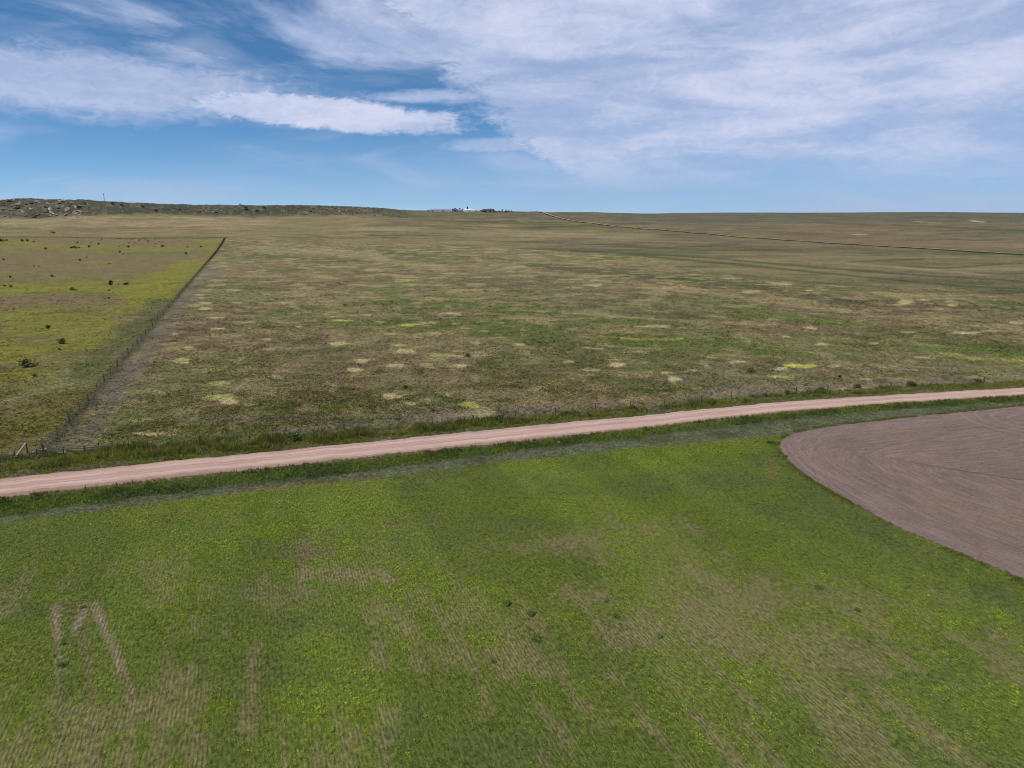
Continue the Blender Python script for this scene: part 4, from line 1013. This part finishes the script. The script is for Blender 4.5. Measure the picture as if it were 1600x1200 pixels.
wire_fence('wire_fence', 'far wire fence across the back of the left pasture', (float(np.linalg.norm(BK - FAR_C)), lambda d: tuple(FAR_C + (BK - FAR_C) / np.linalg.norm(BK - FAR_C) * d)), 9.0, 1)
for sgn, lab in ((1, 'wire fence on the uphill side of the distant dirt road'), (-1, 'wire fence on the near side of the distant dirt road')):
    q = farline + nn * (8.5 * sgn); qd = np.r_[0, np.cumsum(np.linalg.norm(np.diff(q, axis=0), axis=1))]
    wire_fence('wire_fence', lab, (float(qd[-1]), lambda d, q=q, qd=qd: (float(np.interp(d, qd, q[:, 0])), float(np.interp(d, qd, q[:, 1])))), 12.0, 1)

def corner_brace():
    a = Vector((*at(43, 708)[:2], 0)); b = Vector((*at(24, 718)[:2], 0)); c = Vector((*at(100, 711)[:2], 0)); d = Vector((*at(133, 711)[:2], 0)); e = Vector((*at(58, 713)[:2], 0))
    t = thing('fence_brace', 'weathered timber corner brace with one bleached leaning rail', 'fence brace', a)
    for q, h in ((a, 1.8), (b, 1.4), (c, 1.3), (d, 1.55), (e, 1.2)):
        mb = MB(); o = q - a; mb.tube([o + Vector((0, 0, -.3)), o + Vector((.02, 0, h * .5)), o + Vector((.04, .02, h))], [.11, .10, .09], 10); mb.build('post', M['post'], t)
    mb = MB(); mb.tube([Vector((.1, -.12, 1.7)), (b - a) + Vector((.1, -.12, .4))], [.11, .13], 8); o = mb.build('rail', M['pale_wood'], t); o['label'] = 'bleached leaning rail'
    mb = MB(); mb.tube([(e - a) + Vector((0, 0, 1.0)), (d - a) + Vector((0, -.1, 1.15)), (Vector((*at(165, 708)[:2], 0)) - a) + Vector((0, 0, 1.2))], .07, 7); mb.build('rail', M['post'], t)
    mb = MB(); mb.tube([(b - a) + Vector((0, 0, .9)), (b - a) + Vector((-2.9, -1.2, .15))], .06, 7); mb.build('rail', M['post'], t)
corner_brace()
def log(px, py, L, rz, lab, rad=.12, mat='pale_wood'):
    x, y, z = at(px, py); mb = MB(); mb.tube([(-L / 2, 0, rad), (-L * .1, .06, rad * 1.1), (L / 2, -.04, rad * .9)], [rad, rad * 1.05, rad * .7], 9)
    mb.tube([(L * .1, 0, rad), (L * .22, .2, rad * 2.2)], [rad * .5, rad * .3], 6)
    o = mb.build('log', M[mat], loc=(x, y, z)); o.rotation_euler = (0, R(-6), rz); tag(o, lab, 'log')
log(62, 705, 1.9, .7, 'short bleached log tilted up beside the corner brace', .14)
log(56, 709.5, 2.2, .1, 'reddish log lying flat at the foot of the corner brace', .13, 'post')
log(97, 708.5, 1.4, -.1, 'bleached stub of log on top of the low roadside rail', .13)
def stone(px, py, s, lab, flat=1.0, mat='stone'):
    x, y, z = at(px, py); me = rock_mesh('stone', int(px * 3 + py), .6); o = link('stone', me, M[mat]); o.location = (x, y, s * .2 * flat); o.scale = (s, s * .8, s * flat); o.rotation_euler = (0, 0, px)
    tag(o, lab, 'stone')
for a in [(101, 707, .42, 'large pale stone in the fence line right of the corner brace'), (63, 709, .3, 'pale pinkish stone at the fence corner below the tilted log'), (61, 688, .34, 'small pale stone beside the long fence at the bare bank'),
          (76, 692, .3, 'pale stone on bare ground just right of the long fence'), (343, 688.5, .75, 'broad flat white stone in grass behind the roadside fence', .35), (427, 699, .3, 'small yellowish stone on the green verge above the road'),
          (630, 649, .38, 'white stone on gravelly ground behind the roadside fence'), (710, 652, .3, 'pale stone on gravelly ground beside the reddish post'), (997, 622.5, .5, 'white stone on gravelly ground at the pasture centre edge'),
          (863, 644, .3, 'small white stone just behind the fence near the road bend'), (1510, 605.5, .45, 'pale stone on the green verge toward the right end'), (873, 691, .3, 'tiny white stone on the shoulder south of the road'),
          (136, 645, .3, 'pale stone pair on bare earth by the long fence'), (1250, 690, .3, 'white stone lying on the tip of the tilled field')]:
    stone(*a)

# ------------------------------------------------------------ shrubs and trees
def leafball(name, n, blobs, col, seed, leaf=.16, var=.35, dark=None):
    """leaf-sized faces filling several overlapping lobes; blobs: (x, y, z, rx, rz)"""
    r = np.random.default_rng(seed); vol = np.array([b[3] ** 2 * b[4] for b in blobs]) ** .8; k = r.choice(len(blobs), n, p=vol / vol.sum())
    B = np.array(blobs)[k]; d = r.normal(size=(n, 3)); d /= np.linalg.norm(d, axis=1)[:, None]; q = r.uniform(.45, 1.05, n) ** .6
    c = B[:, :3] + d * q[:, None] * np.column_stack([B[:, 3], B[:, 3], B[:, 4]]); c[:, 2] = np.maximum(c[:, 2], .04)
    a = r.normal(size=(n, 3)); a /= np.linalg.norm(a, axis=1)[:, None]; b = np.cross(a, r.normal(size=(n, 3))); b /= np.linalg.norm(b, axis=1)[:, None]
    l = leaf * r.uniform(.6, 1.4, n)[:, None]; V = np.stack([c - a * l, c + b * l * .5, c + a * l, c - b * l * .5], 1).reshape(-1, 3)
    lobe = r.uniform(.75, 1.25, len(blobs))[k]; cc = np.asarray(col)[None, :] * (r.uniform(1 - var, 1 + var, n) * lobe)[:, None]
    return mesh_np(name, V, np.arange(4 * n).reshape(-1, 4), np.repeat(np.clip(cc, .003, .8), 4, 0))
def lobes(rr, n, rad, hgt, seed):
    q = random.Random(seed); out = []
    for i in range(n):
        a = q.uniform(0, 6.28); d = q.uniform(0, rad * .75); out.append((math.cos(a) * d, math.sin(a) * d, q.uniform(.25, .8) * hgt, q.uniform(.3, .5) * rad, q.uniform(.22, .36) * hgt))
    return out
SH = []
for i in range(4):      # shrub, 1 m wide prototypes: foliage + stem meshes
    f = leafball('foliage', 420, lobes(1, 7, .55, .75 + .1 * i, 30 + i), alb(110, 120, 70), 40 + i, .085)
    mb = MB(); q = random.Random(i)
    for k in range(5): a = q.uniform(0, 6.28); mb.tube([(0, 0, -.05), (math.cos(a) * .12, math.sin(a) * .12, .3), (math.cos(a) * .3, math.sin(a) * .3, .62)], [.03, .02, .008], 5)
    me = bpy.data.meshes.new('stem'); me.from_pydata(mb.v, [], mb.f); me.update(); me.materials.append(M['bark']); f.materials.append(M['leaf']); SH.append((f, me))
DK = leafball('foliage', 420, lobes(1, 7, .55, .7, 37), alb(104, 120, 64), 47, .085); DK.materials.append(M['leaf'])
def shrub(px, py, w, lab, grp=None, h=1.0, foliage=None, name='shrub', cat='shrub'):
    x, y, z = at(px, py); k = int(px * 7 + py) % 4
    t = thing(name, lab, cat, (x, y, z - .02), px * 1.7, grp); t.scale = (w * .95, w * .95, w * h * .62)
    link('foliage', foliage or SH[k][0], parent=t)
    if y < 420: link('stem', SH[k][1], parent=t)
    return t
def wpx(px, py): # metres per photo pixel there
    x, y, z = at(px, py); return y * 1.0 / 1060
# dark weeds standing in the crop field
cw = [(792, 943, 22, 'dark spiny weed clump upper one of two in the centre of the crop'), (829, 959, 22, 'dark round weed clump just below and right of another in mid crop'), (838, 1001, 26, 'wide grey green weed patch low in the middle of the crop'),
      (772, 1035, 16, 'grey green weed near the bottom centre of the crop'), (964, 965, 18, 'dark green weed beside a straw coloured bare patch'), (949, 941, 13, 'small weed above a dark weed on the bare patch edge'), (1032, 995, 14, 'upright dark weed beside the pale bare hollow'),
      (1277, 919, 18, 'flat grey weed in the right part of the crop'), (1339, 953, 15, 'grey weed in a dark spot right of the flat weed'), (128, 950, 14, 'dark weed at the top of the bare strips on the left'), (98, 1006, 14, 'dark weed on the left bare strip'),
      (100, 1040, 22, 'wide dark weed at the foot of the left bare strip'), (1205, 692, 16, 'dark weed at the tip of the tilled field'), (1228, 713, 9, 'small dark weed on the rim of the tilled field')]
for x, y, w, lab in cw: shrub(x, y, w * wpx(x, y) * .95, lab, None, .75, DK, 'weed_clump', 'weed')
# bushes along the roadside fence and in the near pasture
rw = [(782, 655, 22, 'bushy green weed on the fence line left of centre'), (456, 687, 30, 'low dark bush under the fence in the left third'), (676, 642, 9, 'small dark bush on gravelly ground above the road fence'), (586, 646, 9, 'small dark weed on pale gravel behind the fence'),
      (1230, 616, 16, 'green bush on the fence line right of centre'), (1282, 611.5, 18, 'green bush second from left on the right fence stretch'), (1340, 606, 16, 'rounded bush on the fence where the road narrows'), (1422, 603.5, 22, 'low wide bush on the right fence stretch'),
      (1312, 589.5, 10, 'dark low shrub in the pasture above the right fence'), (1527, 598, 16, 'green bush on the fence near the right edge'), (1175, 582, 14, 'fresh green plant spreading in the right pasture'), (920, 650, 12, 'green weed by the fence right of centre'), (985, 640, 16, 'leafy weed below the fence near the white stone'),
      (408, 633, 10, 'dark green weed beside the pale mats on the left'), (633, 607, 14, 'dark green low weed above the round pale mat'), (731, 557, 12, 'dark weed beside a pale mat in mid pasture'), (512, 526, 6, 'tiny dark bush alone in mid pasture'), (1054, 630, 7, 'thin weed on the fence line at the bend'), (1175, 620, 8, 'narrow weed on the fence right of the bend'), (133, 709, 6, 'weed at the wooden post beside the corner')]
for x, y, w, lab in rw: shrub(x, y, w * wpx(x, y) * 1.05, lab, None, .72)
# left pasture bushes
lw = [(45, 572.5, 22, 'largest dark sagebrush on the yellow slope near the left edge'), (94, 537, 15, 'wide dark sagebrush above the largest one'), (93, 546.5, 6, 'tiny sagebrush just below the wide one'), (75, 513, 11, 'flat sagebrush at mid height of the left pasture'), (53, 588, 8, 'faded low brush under the largest sagebrush'),
      (197, 445, 9, 'low shrub immediately right of the small lone tree'), (185, 445, 3, 'tiny shrub between lone tree and low shrub'), (115, 454, 9, 'flat dark shrub on the yellow band'), (170, 454.5, 4, 'small shrub below the lone tree'), (170, 467, 4, 'small shrub on the brown band below the lone tree'), (7, 447.5, 5, 'dark shrub at the left edge on the yellow band'), (18, 449, 6, 'second dark shrub from the left edge on the yellow band'),
      (72, 390, 6, 'dark conical shrub on the brown slope at left'), (112, 388, 6, 'left shrub of the dark cluster of three'), (118, 388.5, 6, 'right shrub of the dark cluster of three'), (115, 387, 5, 'rear shrub of the dark cluster of three'), (124, 388, 4, 'upright shrub right of the dark cluster'), (121, 380, 3.5, 'small dark shrub above the dark cluster'), (140, 387, 5, 'flat shrub right of the dark cluster of three'),
      (201, 387, 5, 'dark round shrub at the centre of the far left pasture'), (255, 386, 6, 'flat dark shrub toward the fence in the far pasture'), (290, 397.5, 4.5, 'dark shrub on the green band close to the fence'), (293, 387, 3, 'small shrub above the green band near the fence'), (314, 386.5, 4, 'small shrub closest to the far fence corner'), (188, 395, 4.5, 'dark shrub on the green band at left centre'), (192, 398, 3, 'small shrub touching the green band at left centre'),
      (6, 406, 4, 'small dark shrub close to the left edge on brown ground'), (125, 407.5, 6, 'flat shrub on the brown band left of centre'), (171, 413, 3.5, 'lone small shrub on the brown band'), (16, 434, 5, 'flat shrub near the left edge above the yellow band'), (82, 433, 5, 'flat shrub above the yellow band'), (53, 416.5, 3, 'tiny shrub left of another tiny shrub on green brown ground'), (60, 416.5, 3, 'tiny shrub right of another tiny shrub on green brown ground'),
      (35, 377.5, 7, 'low green brush in the far left pasture'), (42, 377.5, 6, 'low green brush right of another in the far left pasture'), (10, 377, 4, 'small brush right of the tree on the left edge'), (53, 379, 4, 'flat brush near the far left brush'), (84, 364.5, 6, 'dark brush on the far pasture line'), (136, 403, 3, 'tiny shrub beside the flat one on brown ground'), (155, 382.5, 4, 'pale shrub in the far pasture left of centre')]
for x, y, w, lab in lw: shrub(x, y, w * wpx(x, y) * 1.1, lab, None, .85 if w > 5 else 1.1)
q = random.Random(9)
for k in range(46):
    x = q.gauss(220, 34); y = q.uniform(371.5, 386)
    if x > 318 or x < 140: continue
    shrub(x, y, q.uniform(1.4, 3.2) * wpx(x, y), 'small dark sagebrush in the scattered patch by the far pasture edge', 'small sagebrush scattered by the far pasture edge', .8)

def tree(px, py, hgt, wid, lab, seed, col, name='tree', cat='tree', grp=None, conifer=False, base=None, trunk=.25):
    x, y, z = base or at(px, py); q = random.Random(seed)
    t = thing(name, lab, cat, (x, y, z - .1), q.uniform(0, 6), grp)
    mb = MB(); mb.tube([(0, 0, -.2), (.05 * hgt * .2, 0, hgt * .45), (0, .02 * hgt, hgt * .8)], [hgt * .035, hgt * .025, hgt * .008], 8)
    if not conifer:
        for k in range(6):
            a = q.uniform(0, 6.28); b = hgt * q.uniform(.2, .45); mb.tube([(0, 0, b), (math.cos(a) * wid * .22, math.sin(a) * wid * .22, b + hgt * .15), (math.cos(a) * wid * .4, math.sin(a) * wid * .4, b + hgt * .32)], [hgt * .016, hgt * .01, hgt * .004], 5)
    mb.build('trunk', M['bark'], t, smooth=True)
    if conifer: bl = [(q.uniform(-.05, .05) * wid, q.uniform(-.05, .05) * wid, hgt * (.12 + .8 * f), wid * .5 * (1 - f * .9), hgt * .09) for f in [i / 9 for i in range(10)]]
    else:
        bl = []
        for k in range(11):
            a = q.uniform(0, 6.28); d = q.uniform(0, .36) * wid; bl.append((math.cos(a) * d, math.sin(a) * d, hgt * q.uniform(trunk + .12, .88), wid * q.uniform(.13, .24), hgt * q.uniform(.09, .16)))
    me = leafball('crown', 1300, bl, col, seed, hgt * .035); link('crown', me, M['leaf'], t); return t
tree(173.5, 447.5, 10 * wpx(173, 447), 8.5 * wpx(173, 447), 'small lone dark tree standing on the yellow green pasture', 3, alb(52, 62, 34))
tree(-1, 382, 11 * wpx(0, 380), 14 * wpx(0, 380), 'dark spreading tree cut by the left edge of the pasture', 4, alb(56, 68, 38))
for x, y, h, w, lab in [(375, 321.6, 3.2, 4.5, 'small dark juniper on the mesa rim'), (384, 329, 6, 8, 'dark juniper in the gully below the mesa rim'), (401, 331, 4, 6, 'juniper right of the gully juniper on the mesa'), (414, 328, 4, 7, 'juniper at the right side of the mesa gully'),
                        (176, 319.6, 4.4, 7, 'round dark juniper below the mast on the mesa slope'), (191, 323, 4, 7, 'dark juniper right of the round one on the mesa slope'), (223, 325, 4, 7, 'dark juniper in the folds of the middle mesa'), (244, 331, 4.5, 9, 'low spreading juniper at the foot of the mesa fold')]:
    tree(x, y, h * 1.6, w * 1.6, lab, int(x), alb(48, 54, 38), 'juniper_tree', 'tree', trunk=.05)

# ------------------------------------------------------------ mast on the mesa, poles by the far road
def mast():
    x, y, z = at(163.5, 316.5); s = wpx(163, 316); h = 12.5 * s
    t = thing('radio_mast', 'thin lattice mast standing on the mesa rim against the sky', 'mast', (x, y, z - .5))
    w = .55
    for k in range(3):
        a = k * 2.094; mb = MB(); mb.tube([(math.cos(a) * w, math.sin(a) * w, 0), (math.cos(a) * w * .5, math.sin(a) * w * .5, h)], .10, 6); mb.build('leg', M['steel_post'], t)
    mb = MB()
    for i in range(9):
        z0, z1 = h * i / 9, h * (i + 1) / 9; k0, k1 = w * (1 - .5 * i / 9), w * (1 - .5 * (i + 1) / 9)
        for k in range(3):
            a, b = k * 2.094, (k + 1) * 2.094; mb.tube([(math.cos(a) * k0, math.sin(a) * k0, z0), (math.cos(b) * k1, math.sin(b) * k1, z1)], .05, 4)
    mb.build('bracing', M['steel_post'], t)
    mb = MB(); mb.tube([(0, 0, h), (0, 0, h + 2.0)], .06, 5); mb.box((0, 0, h - .6), (1.6, 1.3, 1.5)); mb.box((.2, 0, h * .55), (1.3, .9, 2.4)); mb.build('antenna', M['steel_post'], t)
mast()
def pole_proto():
    t = thing('utility_pole', 'wooden utility pole on the skyline where the distant road tops the rise', 'utility pole', (0, 0, 0), 0, 'utility poles along the distant road')
    mb = MB(); mb.tube([(0, 0, -.5), (0, 0, 9.5)], [.17, .11], 8); mb.build('pole', M['post'], t)
    mb = MB(); mb.box((0, 0, 8.7), (2.2, .12, .14)); mb.build('crossarm', M['post'], t)
    for s in (-.95, 0.35, .95):
        mb = MB(); mb.tube([(s, 0, 8.77), (s, 0, 9.0)], .05, 6); mb.build('insulator', M['wire'], t)
    return t
pp = pole_proto()
labs = [(828, 330.5, 'utility pole on the skyline just left of where the road crests'), (926, 331.5, 'utility pole on the skyline right of where the road crests'), (1022, 334, 'utility pole on the skyline farthest right')]
for k, (x, y, lab) in enumerate(labs):
    X, Y, Z = on_rise(x, 1712.0)
    if k == 0: pp.location = (X, Y, Z); pp.rotation_euler = (0, 0, .5); pp.scale = (.8, .8, .8); pp['label'] = lab
    else: dup(pp, (X, Y, Z), .5, .8, lab)

# ------------------------------------------------------------ ranch on the rise
M['metal_wall'] = simple('pale_metal_siding', alb(188, 188, 196), .1, 1.0, .6, .3)
M['lav_roof'] = simple('faded_metal_roof', alb(172, 166, 190), .1, 1.0, .5, .4)
M['blue_wall'] = simple('blue_grey_siding', alb(124, 142, 176), .1, 1.0)
M['white_wall'] = simple('white_siding', alb(235, 238, 240), .05, 1.0)
M['white_roof'] = simple('white_metal_roof', alb(240, 242, 244), .05, 1.0, .5, .4)
M['brick_wall'] = simple('tan_siding', alb(170, 150, 142), .1, 1.0); M['dark_roof'] = simple('dark_shingle_roof', alb(92, 82, 100), .15, 1.0)
M['opening'] = simple('dark_opening', alb(40, 42, 48), .1, 1.0); M['bin'] = simple('galvanised_bin', alb(180, 198, 220), .1, 1.0, .4, .5)
M['glass'] = simple('window_glass', alb(60, 70, 84), .1, 1.0, .15, .5)
def building(px, py, wpix, dep, wall_h, roof_h, lab, walls, roof, cat='building', name='barn', doors=((0, 3, 3),), wins=(), chim=(), ridge='x'):
    x, y, z = on_rise(px); s = y / 1060; w = wpix * s
    z = min(z, float(H(x - w / 2, y)), float(H(x + w / 2, y))) - .2
    t = thing(name, lab, cat, (x, y + dep / 2, z))
    mb = MB(); mb.box((0, 0, wall_h / 2), (w, dep, wall_h)); 
    hx, hy = w / 2, dep / 2
    if ridge == 'x': mb.add([(-hx, -hy, wall_h), (-hx, hy, wall_h), (-hx, 0, wall_h + roof_h), (hx, -hy, wall_h), (hx, hy, wall_h), (hx, 0, wall_h + roof_h)], [(0, 2, 1), (3, 4, 5)])
    else: mb.add([(-hx, -hy, wall_h), (hx, -hy, wall_h), (0, -hy, wall_h + roof_h), (-hx, hy, wall_h), (hx, hy, wall_h), (0, hy, wall_h + roof_h)], [(0, 1, 2), (3, 5, 4)])
    mb.build('wall', M[walls], t)
    o = .5; th = .18; mb = MB()
    def slab(p):
        lo = [Vector(a) + Vector((0, 0, .03)) for a in p]; hi = [a + Vector((0, 0, th)) for a in lo]
        mb.add(lo + hi, [(3, 2, 1, 0), (4, 5, 6, 7), (0, 1, 5, 4), (1, 2, 6, 5), (2, 3, 7, 6), (3, 0, 4, 7)])
    sl_ = roof_h / (hy if ridge == 'x' else hx)
    if ridge == 'x':
        for sg in (-1, 1): slab([(-hx - o, sg * (hy + o), wall_h - sl_ * o), (hx + o, sg * (hy + o), wall_h - sl_ * o), (hx + o, 0, wall_h + roof_h), (-hx - o, 0, wall_h + roof_h)])
    else:
        for sg in (-1, 1): slab([(sg * (hx + o), -hy - o, wall_h - sl_ * o), (sg * (hx + o), hy + o, wall_h - sl_ * o), (0, hy + o, wall_h + roof_h), (0, -hy - o, wall_h + roof_h)])
    rf = mb.build('roof', M[roof], t)
    for fx, dw, dh in doors: mb = MB(); mb.box((fx * w, -hy - .05, dh / 2), (dw, .1, dh)); mb.build('door', M['opening'], t)
    for fx, zz in wins: mb = MB(); mb.box((fx * w, -hy - .04, zz), (1.6, .08, 1.3)); mb.build('window', M['glass'], t)
    for fx, fy, ch in chim: mb = MB(); mb.box((fx * w, fy * dep, wall_h + roof_h * .5 + ch / 2), (1.6, 1.6, roof_h + ch)); mb.build('chimney', M['dark_roof'], rf)
    return t
building(689, 328.2, 33, 14, 4.8, 2.6, 'long low grey metal barn at the left of the ranch', 'metal_wall', 'lav_roof', doors=((-.4, 3, 2.6), (.1, 3, 2.6)))
building(669, 328.0, 3.5, 6, 2.8, 1.2, 'small grey shed at the left end of the long barn', 'metal_wall', 'lav_roof', name='shed', cat='shed')
building(711, 328.3, 6.5, 14, 4.6, 4.6, 'tall blue grey gabled barn right of the long barn', 'blue_wall', 'lav_roof', ridge='y', doors=((0, 3.5, 3.6),), wins=((-.3, 3.4), (.3, 3.4)))
building(719, 328.4, 5, 8, 3.2, 1.6, 'low blue grey outbuilding between tall barn and white shed', 'blue_wall', 'lav_roof', name='shed', cat='shed', doors=((0, 2, 2.2),))
building(731, 328.0, 11, 12, 4.4, 2.2, 'bright white shed in front of a pointed dark conifer', 'white_wall', 'white_roof', name='shed', cat='shed', doors=((.25, 2, 2.2),))
building(739.5, 328.0, 4, 7, 3.4, 1.4, 'little white shed at the right of the bright white shed', 'white_wall', 'white_roof', name='shed', cat='shed', doors=((0, 1.2, 2),))
building(763, 329.2, 17, 13, 3.4, 3.4, 'dark roofed ranch house with two chimneys right of the grain bins', 'brick_wall', 'dark_roof', name='ranch_house', cat='house', doors=((.02, 1.2, 2.1),), wins=((-.38, 1.7), (-.2, 1.7), (.2, 1.7), (.38, 1.7)), chim=((-.05, .1, 1.2), (.18, .1, 1.8)))
building(755, 329.0, 8, 9, 2.8, 2.0, 'low dark roofed wing at the left of the ranch house', 'brick_wall', 'dark_roof', name='garage', cat='garage', doors=((-.2, 2.6, 2.2),), wins=((.25, 1.6),))
def grain_bin(px, py, r, h, lab):
    x, y, z = on_rise(px); t = thing('grain_bin', lab, 'grain bin', (x, y + 4, z - .2)); mb = MB(); mb.tube([(0, 0, 0), (0, 0, h)], r, 20); mb.build('bin_wall', M['bin'], t)
    mb = MB(); mb.tube([(0, 0, h), (0, 0, h + r * .5), (0, 0, h + r * .62)], [r * 1.05, r * .15, r * .12], 20); mb.build('bin_roof', M['bin'], t)
    mb = MB(); mb.box((0, -r, 1.1), (1.0, .16, 1.9)); mb.build('hatch', M['opening'], t)
grain_bin(743.5, 328.2, 2.6, 3.8, 'steel grain bin left of its twin beside the ranch house'); grain_bin(749.8, 328.3, 2.6, 3.8, 'steel grain bin nearest the ranch house')
rt = [(707.5, 328.6, 4.6, 5, 'dark tree at the left corner of the tall barn', 0), (715, 328.8, 4, 5, 'dark low tree at the right corner of the tall barn', 0), (718.5, 328.4, 5, 6, 'dark tree behind the low outbuilding', 0), (723, 328.9, 4.2, 4, 'dark tree left of the bright white shed', 0),
      (730.5, 327.4, 9.5, 6, 'pointed dark conifer behind the bright white shed', 1), (757.5, 331.2, 4.8, 6, 'olive tree in front of the ranch house wing', 0), (766.5, 331.4, 5.4, 6, 'olive tree in front of the ranch house', 0), (771.5, 331.4, 4.5, 8, 'dark spreading tree right of the ranch house', 0), (775.5, 331.2, 3.6, 6, 'dark low tree just right of the spreading one', 0),
      (780, 330.6, 4.2, 6, 'first dark tree of the windbreak right of the ranch', 0), (784.8, 330.4, 4.6, 6, 'second dark tree of the windbreak', 0), (790.5, 330.6, 6, 6, 'tallest pointed tree of the windbreak', 1), (795, 330.6, 4, 5.5, 'rounded tree next to last in the windbreak', 0), (799, 330.6, 4, 5, 'last tree at the right end of the windbreak', 0)]
for x, y, h, w, lab, con in rt: tree(x, y, h * 1.35, w * 1.2, lab, int(x * 3), alb(50, 62, 58) if y < 331 else alb(70, 68, 42), 'conifer' if con else 'tree', 'tree', conifer=bool(con), trunk=.1, base=on_rise(x, 1700.0 if y < 330.5 and x > 776 else 1722.0 if y < 329 else 1690.0))
